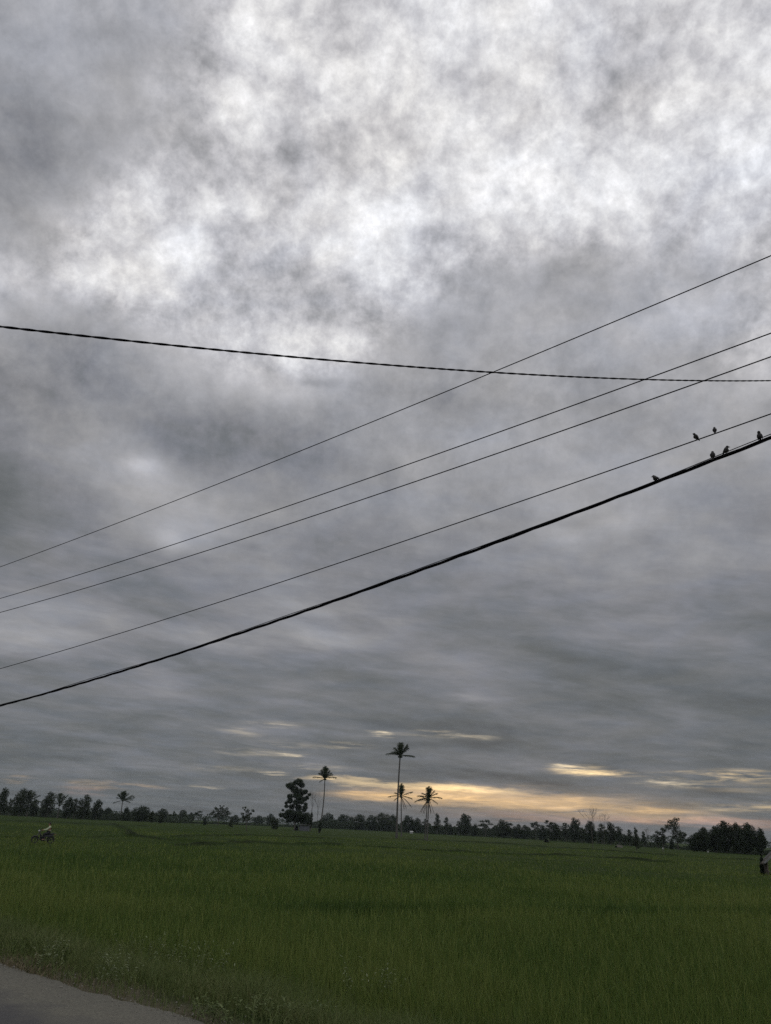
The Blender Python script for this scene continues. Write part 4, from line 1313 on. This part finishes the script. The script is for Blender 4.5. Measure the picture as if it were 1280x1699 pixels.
TREES = [
 # left group
 ('round', 1, 1314, 19, 320, 'dark tree cut by the left edge of the picture'),
 ('slim', 15, 1326, 9, 330, 'thin tree between the edge tree and the tall bushy one'),
 ('round', 33, 1315, 30, 300, 'tall bushy tree wrapped by the arching palm near the left edge'),
 ('round', 55, 1329, 14, 320, 'small round-topped tree right of the arching palm'),
 ('round', 78, 1319, 22, 310, 'egg-shaped tree left of the squat young palm'),
 ('round', 112, 1326, 18, 300, 'tree immediately right of the squat young palm'),
 ('slim', 123, 1325, 13, 305, 'narrow tree second to the right of the squat young palm'),
 ('round', 138, 1323, 24, 300, 'tallest of the clump between the squat palm and the small coconut palm'),
 ('round', 160, 1330, 20, 310, 'right end tree of the clump before the small coconut palm'),
 ('bush', 179, 1341, 20, 330, 'low bush left under the small coconut palm'),
 ('bush', 208, 1340, 16, 330, 'low bush right under the small coconut palm'),
 ('round', 233, 1339, 34, 320, 'wide dome-shaped tree right of the small coconut palm'),
 ('bush', 252, 1346, 10, 310, 'dark upright bush at the right foot of the wide dome tree'),
 ('round', 268, 1343, 22, 420, 'hazy round tree behind a small dark bush'),
 ('bush', 267, 1349, 10, 290, 'small dark bush standing before the hazy round tree'),
 ('slim', 288, 1345, 5, 560, 'tiny far-off slim tree alone in a gap'),
 ('round', 303, 1345, 15, 520, 'bluish round tree right of the tiny slim tree'),
 ('umbrella', 329, 1346, 17, 420, 'little flat-crowned tree left of the layered flat-topped one'),
 ('round', 317, 1349, 11, 480, 'small hazy tree left of the little flat-crowned tree'),
 ('cone', 384, 1359, 9, 260, 'small dark cone-shaped bush between two field trees'),
 ('bush', 340, 1357, 8, 300, 'tiny round bush at the field edge by the layered tree'),
 ('round', 448, 1351, 15, 560, 'far bluish tree left of the big teak-like tree'),
 ('round', 428, 1354, 20, 640, 'faint low tree behind the young tufted tree'),
 ('round', 390, 1353, 16, 700, 'faint far tree behind the cone-shaped bush'),
 ('round', 456, 1356, 15, 250, 'round black bush-like tree at the left foot of the teak-like tree', 'tree'),
 ('round', 509, 1349, 20, 275, 'leafy sapling hugging the right foot of the teak-like tree'),
 ('slim', 516, 1346, 7, 262, 'thin-stemmed sapling left of the bare poles'),
 ('bush', 532, 1359, 8, 213, 'creeper-like bush round the leaning palm trunk'),
 # middle belt
 ('round', 545, 1350, 20, 560, 'far round tree just right of the leaning palm'),
 ('round', 568, 1352, 21, 520, 'broad far tree second right of the leaning palm'),
 ('round', 582, 1356, 12, 560, 'low far tree in a dip of the middle tree line'),
 ('round', 597, 1352, 20, 500, 'far tree at the start of the solid middle belt'),
 ('round', 617, 1353, 18, 490, 'second tree of the solid middle belt'),
 ('round', 636, 1350, 24, 480, 'highest rounded tree of the solid middle belt left of the tallest palm'),
 ('round', 652, 1353, 16, 490, 'belt tree touching the tallest palm trunk from the left'),
 ('round', 677, 1354, 18, 450, 'dark round tree right of the tallest palm trunk'),
 ('round', 692, 1358, 14, 450, 'lower tree left of the pair of palms'),
 ('slim', 706, 1357, 10, 440, 'tree behind the trunks of the pair of palms'),
 ('cone', 726, 1352, 18, 430, 'pointed dark tree right of the pair of palms'),
 ('slim', 741, 1354, 9, 430, 'spindly tree with tufted top right of the pointed dark tree'),
 ('bush', 748, 1367, 12, 420, 'low bush at the gap right of the spindly tree'),
 ('slim', 762, 1361, 10, 410, 'narrow tree leaning against the tall dark one'),
 ('round', 773, 1352, 20, 405, 'tall dark tree standing highest between palms and umbrella trees'),
 ('bush', 789, 1367, 15, 400, 'rounded bush left of the umbrella trees'),
 # right belt
 ('umbrella', 806, 1361, 26, 395, 'first umbrella-shaped tree with sky showing under its crown'),
 ('round', 834, 1362, 22, 390, 'dense tree between two umbrella-shaped trees'),
 ('umbrella', 847, 1366, 15, 392, 'small umbrella-shaped tree overlapping the dense one'),
 ('round', 860, 1369, 14, 385, 'block-shaped tree right of the small umbrella tree'),
 ('round', 872, 1370, 14, 380, 'second block-shaped tree with bare trunk gaps'),
 ('umbrella', 889, 1365, 17, 372, 'thin umbrella tree left of the dark field shelter'),
 ('umbrella', 912, 1361, 16, 350, 'leaning umbrella tree above the dark field shelter'),
 ('round', 901, 1370, 12, 355, 'dark tree directly behind the dark field shelter'),
 ('round', 921, 1367, 18, 345, 'broad dark tree right of the leaning umbrella tree'),
 ('slim', 939, 1364, 13, 340, 'straight tree with trunk gaps, left of the high one'),
 ('round', 955, 1360, 17, 330, 'highest leafy tree of the right belt before the bare trees'),
 ('slim', 966, 1372, 11, 325, 'low tree between the high leafy tree and the bare trees'),
 ('round', 980, 1365, 18, 300, 'dark tree under the twiggy bare crown'),
 ('slim', 999, 1366, 12, 295, 'tree right of the twiggy bare crown'),
 ('round', 1014, 1367, 15, 285, 'dark tree left of the leaning lollipop tree'),
 ('slim', 1028, 1371, 12, 280, 'leaning lollipop tree at the right end of the belt'),
 ('slim', 1037, 1383, 6, 275, 'crooked little tree under the lollipop tree'),
 ('slim', 1045, 1376, 11, 265, 'slim tree in the gap, left of a darker pointed one'),
 ('cone', 1056, 1376, 14, 175, 'dark pointed tree standing forward in the field'),
 ('slim', 1069, 1379, 8, 270, 'lone little tree with a hanging oval crown'),
 ('slim', 1092, 1378, 11, 240, 'bushy slim tree first of three left of the grove'),
 ('slim', 1101, 1373, 11, 238, 'open slim tree beside the forked tree'),
 ('bush', 1115, 1393, 8, 235, 'small round bush under the forked tree'),
 # grove at the right
 ('round', 1156, 1384, 26, 215, 'low left end tree of the dark grove'),
 ('round', 1170, 1377, 22, 213, 'second tree of the dark grove from its left end'),
 ('round', 1187, 1376, 22, 208, 'round tree left of the grove top'),
 ('round', 1205, 1369, 24, 205, 'highest tree in the middle of the dark grove'),
 ('round', 1224, 1372, 20, 203, 'tree right of the grove top with a spiky outline'),
 ('round', 1243, 1373, 24, 200, 'broad tree second from the right end of the grove'),
 ('bush', 1261, 1413, 5, 69, 'dark upright shrub against the left side of the field hut'),
 ('round', 1262, 1380, 18, 198, 'right end tree of the dark grove behind the field hut'),
]
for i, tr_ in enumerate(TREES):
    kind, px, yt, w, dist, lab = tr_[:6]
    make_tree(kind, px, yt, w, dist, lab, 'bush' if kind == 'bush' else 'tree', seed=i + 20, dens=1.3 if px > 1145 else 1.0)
make_tree('bare', 983, 1349, 20, 168, 'tall leafless tree with a twiggy crown in front of the right belt', seed=70, trunk=0.055)
make_tree('bare', 1003, 1358, 12, 260, 'smaller leafless tree right of the tall leafless one', seed=71, trunk=0.05)
make_tree('bare', 516.5, 1320, 7, 262, 'left of two faint leafless saplings beside the leaning palm', seed=72, trunk=0.05)
make_tree('bare', 526, 1322, 9, 262, 'right of two faint leafless saplings beside the leaning palm', seed=73, trunk=0.05)
make_tree('bare', 1076, 1380, 8, 300, 'tiny leafless tree in the gap left of the forked tree', seed=74, trunk=0.05)


# low growth and far woods: nobody could count them
def tree_line(px):
    xs = [-400, 0, 150, 300, 450, 600, 740, 900, 1040, 1200, 1280, 1700]
    ds = [345, 345, 310, 350, 470, 500, 430, 365, 285, 208, 200, 195]
    return float(np.interp(px, xs, ds))


def scatter_mass(name, px0, px1, dist_f, h_f, n, size_f, label, cat, depth, seed):
    rr = random.Random(seed)
    mb = MB()
    for _ in range(n):
        px = rr.uniform(px0, px1)
        d = dist_f(px) + rr.uniform(0, depth)
        p = at_dist(px, d)
        h = h_f(px)
        z = h * rr.uniform(0.0, 1.0) ** 0.8
        s = size_f(d) * rr.uniform(0.6, 1.3)
        nrm_ = Vector((rr.gauss(0, 1), rr.gauss(0, 1) - 0.6, rr.gauss(0, 1) + 0.3)).normalized()
        a = nrm_.orthogonal().normalized(); a = Matrix.Rotation(rr.uniform(0, 6.28), 3, nrm_) @ a; b = nrm_.cross(a)
        q = p + Vector((0, 0, z))
        mb.poly([q - a * s * .5, q - b * s * .4, q + a * s * .5, q + b * s * .4])
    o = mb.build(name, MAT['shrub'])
    return tag(o, label, cat, kind='stuff')


def hn(px, s, seed): return 0.5 + 0.5 * mnoise.noise((px / s, seed * 3.7, 0.0))


scatter_mass('undergrowth', -300, 1560, tree_line, lambda p: np.interp(p, [-300, 90, 120, 280, 300, 470, 540, 640, 1035, 1060, 1145, 1270, 1290], [1.5, 1.5, 3, 2.4, 1.2, 1.2, 4.4, 5.2, 4.6, 1.7, 1.4, 1.5, 1.5]) * (0.5 + 0.9 * hn(p, 8, 1)), 110000, lambda d: max(0.35, d * 0.0014), 'low scrub running along the foot of the tree line', 'undergrowth', 25, 5)
scatter_mass('far_wood', -500, 1800, lambda p: 820 + 120 * hn(p, 60, 2), lambda p: 3 + 7.5 * hn(p, 16, 3) * (0.6 + 0.4 * hn(p, 90, 4)), 34000, lambda d: 1.5, 'hazy far woodland forming the horizon behind the tree line', 'woodland', 140, 6)
scatter_mass('far_wood', 520, 1010, lambda p: 560 + 40 * hn(p, 60, 2), lambda p: 2 + 5.0 * hn(p, 13, 8), 16000, lambda d: 1.1, 'hazy middle woodland filling the gaps behind the palms', 'woodland', 60, 7)
scatter_mass('far_wood', -300, 320, lambda p: 420 + 40 * hn(p, 60, 2), lambda p: 1.5 + 3.5 * hn(p, 15, 9), 9000, lambda d: 0.9, 'hazy bushes behind the left group of trees and palms', 'woodland', 50, 8)


# ------------------------------------------------------------------ field shelters and small things
def shelter(px, dist, w, label):
    """open farm hut: posts, floor, gabled roof"""
    loc = at_dist(px, dist)
    z0 = 0.0
    root = empty('field_hut', (loc.x, loc.y, z0), -math.atan2(loc.x, loc.y) + R(97))
    for x in (-1, 0, 1):
        for y in (-1, 1):
            mb = MB(); mb.tube([(x * w * .46, y * w * .44, 0), (x * w * .46 + .02, y * w * .44, 1.32)], [0.055, 0.045], 7)
            mb.build('post', MAT['wood'], root)
    fl = MB()
    for i in range(9):
        fl.box((0, -w * .38 + i * w * .095, 0.62), (w * 1.0, w * .088, 0.03))
    fl.build('floor', MAT['wood'], root)
    bm_ = MB()
    for y in (-1, 1): bm_.tube([(-w * .52, y * w * .44, 1.34), (w * .52, y * w * .44, 1.34)], 0.045, 6)
    bm_.tube([(-w * .52, 0, 1.98), (w * .52, 0, 1.98)], 0.04, 6)
    bm_.build('beam', MAT['wood'], root)
    for y in (-1, 1):
        rf = MB()
        n = 12
        for i in range(n):
            x0 = -w * .6 + i * w * 1.2 / n; x1 = x0 + w * 1.2 / n * 1.02
            j = random.uniform(-0.06, 0.06)
            a, b_, c_, d_ = (x0, 0, 2.06), (x1, 0, 2.06), (x1, y * (w * .56 + j), 1.16 - j * .5), (x0, y * (w * .56 + j), 1.16 - j * .5)
            rf.poly([a, b_, c_, d_]); rf.poly([(p[0], p[1], p[2] - 0.07) for p in (d_, c_, b_, a)])
            rf.poly([d_, c_, (c_[0], c_[1], c_[2] - .07), (d_[0], d_[1], d_[2] - .07)])
        rf.build('roof', MAT['thatch'], root)
        for e in (-1, 1):
            bb = MB(); bb.box((e * w * .61, y * w * .28, 1.62), (0.03, w * .72, 0.13), Matrix.Rotation(R(-41 * y), 3, 'X')); bb.build('bargeboard', MAT['tin'], root)
    tag(root, label, 'hut')


shelter(1288, 68, 1.85, 'open wooden field hut with a pitched roof at the right edge')


def tent(px, dist, w, h, label, wall=False, wallpx=0):
    loc = at_dist(px, dist)
    root = empty('farm_shelter', (loc.x, loc.y, 0), -math.atan2(loc.x, loc.y))
    rf = MB()
    d = w * 0.8
    for s in (-1, 1):
        pts = [Vector((0, -d / 2, h)), Vector((0, d / 2, h)), Vector((s * w * .32, d / 2, h * .62)), Vector((s * w * .32, -d / 2, h * .62)), Vector((s * w / 2, d / 2, 0.15)), Vector((s * w / 2, -d / 2, 0.15))]
        for q in ((0, 1, 2, 3), (3, 2, 4, 5)):
            rf.poly([pts[i] for i in q]); rf.poly([pts[i] * 0.96 for i in reversed(q)])
    rf.build('roof', MAT['darkcloth'], root)
    bk = MB()
    bk.poly([(-w * .48, d * .48, .1), (w * .48, d * .48, .1), (w * .31, d * .48, h * .6), (0, d * .48, h * .96), (-w * .31, d * .48, h * .6)])
    bk.build('back_panel', MAT['darkcloth'], root)
    for s in (-1, 1):
        mb = MB(); mb.tube([(s * w * .44, -d * .46, 0), (s * w * .30, -d * .46, h * .62)], 0.05, 6); mb.build('post', MAT['wood'], root)
    if wall:
        wl = MB(); ww = wallpx * dist / 1401.0
        for i in range(8):
            wl.box((w / 2 + ww * (i + .5) / 8, 0.2, h * .46), (ww / 8 * .96, 0.06, h * .92))
        wl.build('wall', MAT['bluewall'], root)
        lr = MB(); lr.box((w / 2 + ww / 2, 0.5, h * .98), (ww * 1.08, 1.4, 0.06), Matrix.Rotation(R(-12), 3, 'X')); lr.build('lean_to_roof', MAT['tin'], root)
    tag(root, label, 'shelter')


tent(493, 246, 1.5, 2.0, 'dark peaked shelter with a grey board wall under the big teak-like tree', True, 17)
tent(907, 262, 2.1, 1.5, 'low dark hump-shaped shelter in front of the right tree belt')
tent(1022, 205, 0.9, 0.95, 'tiny dark shelter beside a pale slanted panel')


def slanted_sheet(px, dist, w, h, tilt, label):
    loc = at_dist(px, dist)
    root = empty('farm_windbreak', (loc.x, loc.y, 0.0), -math.atan2(loc.x, loc.y))
    mb = MB(); mb.box((0, 0, 0.75), (w, 0.05, h), Matrix.Rotation(R(tilt), 3, 'Y') @ Matrix.Rotation(R(-50), 3, 'X')); mb.build('sheet', MAT['thatch'], root, bevel=0.01)
    for s in (-1, 1):
        mb = MB(); mb.tube([(s * w * .42, 0.1, 0), (s * w * .42, 0.05, 0.75 - s * 0.06)], 0.03, 6); mb.build('post', MAT['wood'], root)
    tag(root, label, 'windbreak')


slanted_sheet(1028, 205, 1.3, 0.8, 8, 'pale slanted sheet on short posts beside the tiny dark shelter')


def marker(px, dist, label, h=0.95):
    loc = at_dist(px, dist)
    root = empty('marker_post', (loc.x, loc.y, 0))
    mb = MB(); mb.tube([(0, 0, 0), (0, 0, h)], [0.05, 0.04], 8); mb.build('post', MAT['wood'], root)
    mb = MB(); mb.box((0, 0, h + .12), (0.20, 0.20, 0.30), None, 0.85); mb.build('white_cap', MAT['white'], root, bevel=0.03)
    tag(root, label, 'marker', 'white marker posts')


marker(1099.5, 165, 'white-capped marker post in the field left of the grove')
marker(1174, 195, 'white-capped marker post in front of the dark grove', 0.5)

loc = at_dist(683, 400)
root = empty('pale_hut', (loc.x, loc.y, 0), -math.atan2(loc.x, loc.y) + 0.3)
mb = MB(); mb.box((0, 0, 0.55), (1.2, 1.0, 1.1)); mb.build('wall', MAT['white'], root)
mb = MB()
for s in (-1, 1):
    mb.box((0, s * 0.36, 1.28), (1.6, 0.86, 0.05), Matrix.Rotation(R(-28 * s), 3, 'X'))
mb.build('roof', MAT['white'], root)
tag(root, 'tiny white hut under the trees right of the tallest palm', 'hut')


# ------------------------------------------------------------------ motorcycle and rider
def wheel(root, x, rad):
    w = empty('wheel', (x, 0, rad)); w.parent = root
    ty, rm = MB(), MB()
    n = 28

    def torus(mb, R_, r_, k=8, sq=1.0):
        b = len(mb.v)
        for i in range(n):
            a = 2 * math.pi * i / n
            for j in range(k):
                q = 2 * math.pi * j / k
                rr = R_ + r_ * math.cos(q)
                mb.v.append((rr * math.cos(a), r_ * sq * math.sin(q), rr * math.sin(a)))
        for i in range(n):
            for j in range(k):
                mb.f.append((b + i * k + j, b + i * k + (j + 1) % k, b + ((i + 1) % n) * k + (j + 1) % k, b + ((i + 1) % n) * k + j))
    torus(ty, rad - 0.045, 0.045)
    ty.build('tyre', MAT['rubber'], w, smooth=True)
    torus(rm, rad - 0.095, 0.016, 6, 1.6)
    for i in range(16):
        a = 2 * math.pi * i / 16
        rm.tube([(0.03 * math.cos(a + .4), 0.02 * (-1) ** i, 0.03 * math.sin(a + .4)), ((rad - .1) * math.cos(a), 0, (rad - .1) * math.sin(a))], 0.003, 4)
    rm.tube([(0, -.06, 0), (0, .06, 0)], 0.035, 8)
    rm.build('rim', MAT['steel'], w, smooth=True)


def skin_obj(name, verts, edges, radii, mat, parent, rootv=0, sub=2):
    me = bpy.data.meshes.new(name)
    me.from_pydata([tuple(v) for v in verts], edges, [])
    o = bpy.data.objects.new(name, me)
    COL.objects.link(o)
    o.parent = parent
    o.modifiers.new('skin', 'SKIN').use_smooth_shade = True
    for i, r in enumerate(radii):
        sv_ = me.skin_vertices[0].data[i]
        sv_.radius = r if hasattr(r, '__len__') else (r, r)
        sv_.use_root = (i == rootv)
    s = o.modifiers.new('subd', 'SUBSURF'); s.levels = sub; s.render_levels = sub
    me.materials.append(mat)
    return o


def build_bike():
    gz = float(canopy(np.array([BIKE.x]), np.array([BIKE.y]))[0])
    rz = math.pi - math.atan2(BIKE.x, BIKE.y) + R(5)
    root = empty('motorcycle', (BIKE.x, BIKE.y, gz), rz)
    wheel(root, 0.62, 0.29); wheel(root, -0.60, 0.29)
    fr = MB()
    fr.tube([(0.36, 0, 0.92), (0.26, 0, 0.70), (0.02, 0, 0.50), (-0.18, 0, 0.46)], [.035, .035, .04, .04], 8)
    fr.tube([(-0.1, 0, 0.52), (-0.45, 0, 0.68), (-0.82, 0, 0.74)], [.035, .03, .025], 8)
    for s in (-1, 1):
        fr.tube([(-0.18, s * .09, 0.40), (-0.6, s * .09, 0.29)], 0.025, 6)
        fr.tube([(-0.45, s * .11, 0.68), (-0.58, s * .11, 0.32)], [.028, .022], 6)
    fr.build('frame', MAT['steel'], root, smooth=True)
    fk = MB()
    for s in (-1, 1): fk.tube([(0.36, s * .07, 0.86), (0.62, s * .075, 0.29)], [.026, .02], 6)
    fk.tube([(0.335, 0, 0.84), (0.31, 0, 1.0)], 0.03, 8)
    fk.build('fork', MAT['steel'], root, smooth=True)
    sh = MB()                                               # leg shield and body cover
    for s in (-1, 1):
        sh.poly([(0.40, s * .06, .92), (0.33, s * .2, .80), (0.20, s * .21, .50), (0.10, s * .17, .34), (0.14, s * .08, .34), (0.28, s * .06, .6)])
        sh.poly([(0.14, s * .08, .34), (0.10, s * .17, .34), (0.20, s * .21, .50), (0.33, s * .2, .80), (0.30, s * .2, .80), (0.16, s * .2, .48), (0.06, s * .16, .33)])
    sh.box((0.05, 0, 0.52), (0.42, 0.15, 0.16), Matrix.Rotation(R(22), 3, 'Y'))
    sh.box((-0.38, 0, 0.64), (0.80, 0.24, 0.17), Matrix.Rotation(R(8), 3, 'Y'), 0.85)
    sh.build('body_cover', MAT['paint'], root, bevel=0.02)
    en = MB()
    en.box((0.0, 0, 0.33), (0.36, 0.22, 0.2)); en.tube([(0.1, 0, .36), (0.3, 0, .40)], [.085, .075], 8)
    en.build('engine', MAT['steel'], root, bevel=0.02)
    ex = MB(); ex.tube([(0.22, -.1, .32), (0.05, -.15, .22), (-.3, -.17, .24), (-.85, -.18, .36)], [.02, .022, .03, .045], 8)
    ex.build('exhaust', MAT['steel'], root, smooth=True)
    se = MB()
    pr = [(0.02, .08, .66), (-0.1, .11, .73), (-0.35, .13, .765), (-0.6, .125, .80), (-0.8, .09, .815)]
    for x, w, z in pr:
        for q in ((-1, -0.045), (-1, 0.02), (-.6, .04), (.6, .04), (1, .02), (1, -0.045)):
            se.v.append((x, q[0] * w, z + q[1]))
    for i in range(len(pr) - 1):
        for j in range(6): se.f.append((i * 6 + j, i * 6 + (j + 1) % 6, (i + 1) * 6 + (j + 1) % 6, (i + 1) * 6 + j))
    se.f.append(tuple(range(5, -1, -1))); se.f.append(tuple((len(pr) - 1) * 6 + j for j in range(6)))
    se.build('seat', MAT['seat'], root, smooth=True)
    hb = MB()
    hb.tube([(0.20, -.36, 1.0), (0.27, -.22, 1.03), (0.31, -.08, 1.0), (0.31, .08, 1.0), (0.27, .22, 1.03), (0.20, .36, 1.0)], 0.016, 7)
    hb.build('handlebar', MAT['steel'], root, smooth=True)
    for s in (-1, 1):
        g = MB(); g.tube([(0.235, s * .29, 1.015), (0.19, s * .38, 0.995)], 0.022, 8); g.build('grip', MAT['rubber'], root, smooth=True)
        m_ = MB(); m_.tube([(0.26, s * .23, 1.03), (0.28, s * .28, 1.16)], 0.007, 5); m_.ball((0.28, s * .30, 1.18), (.012, .055, .035)); m_.build('mirror', MAT['paint'], root, smooth=True)
    hl = MB(); hl.ball((0.41, 0, .97), (.075, .1, .085)); hl.build('headlight', MAT['lens'], root, smooth=True)
    tl2 = MB(); tl2.ball((-0.88, 0, .72), (.04, .08, .04)); tl2.build('tail_light', simple('red_lens', (0.25, 0.02, 0.015), 0.3, 0.1), root, smooth=True)
    for x, a0, a1, R_ in ((0.62, 20, 150, .33), (-0.60, 20, 165, .34)):
        mg = MB(); rows = []
        for i in range(10):
            a = R(a0 + (a1 - a0) * i / 9)
            for y in (-.07, -.04, .04, .07):
                rr = R_ - (0.03 if abs(y) > .05 else 0)
                mg.v.append((x + rr * math.cos(a) * (1 if x > 0 else 1), y, .29 + rr * math.sin(a)))
        for i in range(9):
            for j in range(3): mg.f.append((i * 4 + j, i * 4 + j + 1, i * 4 + j + 5, i * 4 + j + 4))
        o = mg.build('mudguard', MAT['paint'], root, smooth=True)
        so_ = o.modifiers.new('solid', 'SOLIDIFY'); so_.thickness = 0.008
    tag(root, 'dark motorcycle ridden to the left along the field bank', 'motorcycle')

    # rider, feet on the pegs and hands on the grips
    per = empty('person', (BIKE.x, BIKE.y, gz), rz)
    v, e, r = [], [], []

    def add(p, rad, frm=None):
        v.append(Vector(p)); r.append(rad)
        if frm is not None: e.append((frm, len(v) - 1))
        return len(v) - 1
    pel = add((-0.40, 0, .90), (.13, .15))
    w1 = add((-0.40, 0, 1.05), (.115, .14), pel)
    ch = add((-0.37, 0, 1.22), (.125, .165), w1)
    nb = add((-0.345, 0, 1.34), (.07, .08), ch)
    nk = add((-0.33, 0, 1.40), .05, nb)
    jw = add((-0.305, 0, 1.475), (.075, .065), nk)
    hd = add((-0.31, 0, 1.56), (.092, .078), jw)
    ht = add((-0.315, 0, 1.625), (.06, .055), hd)
    ARM = []
    for s in (-1, 1):
        sh_ = add((-0.36, s * .17, 1.29), .055, nb)
        el_ = add((-0.14, s * .27, 1.10), .042, sh_)
        wr = add((0.13, s * .325, 1.045), .028, el_)
        pm = add((0.175, s * .33, 1.035), (.026, .038), wr)
        ARM.append((sh_, el_, wr))
        for k in range(4):                                    # fingers closing over the grip
            y = s * (.305 + k * .02); l = (0.9, 1.0, .95, .8)[k]
            a = add((0.205, y, 1.036), .009, pm)
            b = add((0.205 + .030 * l, y, 1.018), .0085, a)
            add((0.205 + .018 * l, y, 0.992), .0075, b)
        th = add((0.178, s * .296, 1.012), .010, pm)
        add((0.205, s * .288, .992), .009, th)
    LEG = []
    for s in (-1, 1):
        hp = add((-0.36, s * .10, .86), .095, pel)
        kn = add((0.02, s * .21, .74), .062, hp)
        an = add((-0.06, s * .19, .38), .038, kn)
        hl_ = add((-0.07, s * .19, .325), .038, an)
        add((0.11, s * .20, .315), (.034, .04), hl_)
        LEG.append((hp, kn, an))
    skin_obj('body', v, e, r, MAT['skin'], per, pel, 2)
    # face: nose, eyes, ears
    fc = MB()
    fc.ball((-0.212, 0, 1.535), (.016, .014, .022)); fc.build('nose', MAT['skin'], per, smooth=True)
    for s in (-1, 1):
        ey = MB(); ey.ball((-0.228, s * .03, 1.555), (.010, .013, .008)); ey.build('eye', MAT['hair'], per, smooth=True)
        er = MB(); er.ball((-0.315, s * .08, 1.54), (.02, .01, .03)); er.build('ear', MAT['skin'], per, smooth=True)
    mo = MB(); mo.ball((-0.224, 0, 1.492), (.008, .024, .006)); mo.build('mouth', simple('lips', (.2, .08, .06)), per, smooth=True)
    hr = MB()
    for i in range(60):
        pass
    hr.ball((-0.333, 0, 1.585), (.100, .092, .088), None, 14, 10); hr.ball((-0.365, 0, 1.535), (.07, .08, .07), None, 12, 8)
    hr.build('hair', MAT['hair'], per, smooth=True)
    # shirt
    sv2 = [v[pel] + Vector((0, 0, -.02)), v[w1], v[ch], v[nb] + Vector((0, 0, -.01))]
    se2 = [(0, 1), (1, 2), (2, 3)]; sr2 = [(.145, .168), (.135, .16), (.143, .185), (.085, .10)]
    for (a, b, c_) in ARM:
        i = len(sv2)
        sv2 += [v[a], v[b], v[b].lerp(v[c_], .75)]; sr2 += [.072, .056, .045]; se2 += [(3, i), (i, i + 1), (i + 1, i + 2)]
    skin_obj('shirt', sv2, se2, sr2, MAT['shirt'], per, 0, 2)
    tv = [v[pel] + Vector((0, 0, .0))]; te_ = []; tr2 = [(.14, .162)]
    for (a, b, c_) in LEG:
        i = len(tv)
        tv += [v[a], v[b], v[c_]]; tr2 += [.112, .08, .062]; te_ += [(0, i), (i, i + 1), (i + 1, i + 2)]
    skin_obj('trousers', tv, te_, tr2, MAT['trousers'], per, 0, 2)
    for s in (-1, 1):
        sd2 = MB(); sd2.box((0.02, s * .195, .285), (.26, .085, .035)); sd2.build('sandal', MAT['seat'], per, bevel=.012)
    per.scale = root.scale = (0.79,) * 3
    tag(per, 'black-haired rider in a pale yellowish shirt holding the handlebar', 'person')


build_bike()


# ------------------------------------------------------------------ the air
hz = MB()
hz.box((0, 20, 19.5), (3010, 3010, 42.0))
ho = hz.build('haze', None)
m = bpy.data.materials.new('haze_air'); m.use_nodes = True
nt = m.node_tree
nt.nodes.remove(nt.nodes['Principled BSDF'])
pv = nt.nodes.new('ShaderNodeVolumePrincipled')
pv.inputs['Color'].default_value = (0.64, 0.74, 0.80, 1)
pv.inputs['Density'].default_value = 0.00010
nt.links.new(pv.outputs[0], nt.nodes['Material Output'].inputs['Volume'])
ho.data.materials.append(m)
tag(ho, kind='stuff', label='thin evening haze over the fields', cat='haze')

# ------------------------------------------------------------------ render settings
SC.view_settings.view_transform = 'Standard'
SC.view_settings.look = 'None'
SC.view_settings.exposure = 0
SC.view_settings.gamma = 1
SC.cycles.use_denoising = False
SC.cycles.volume_bounces = 1
SC.cycles.max_bounces = 6
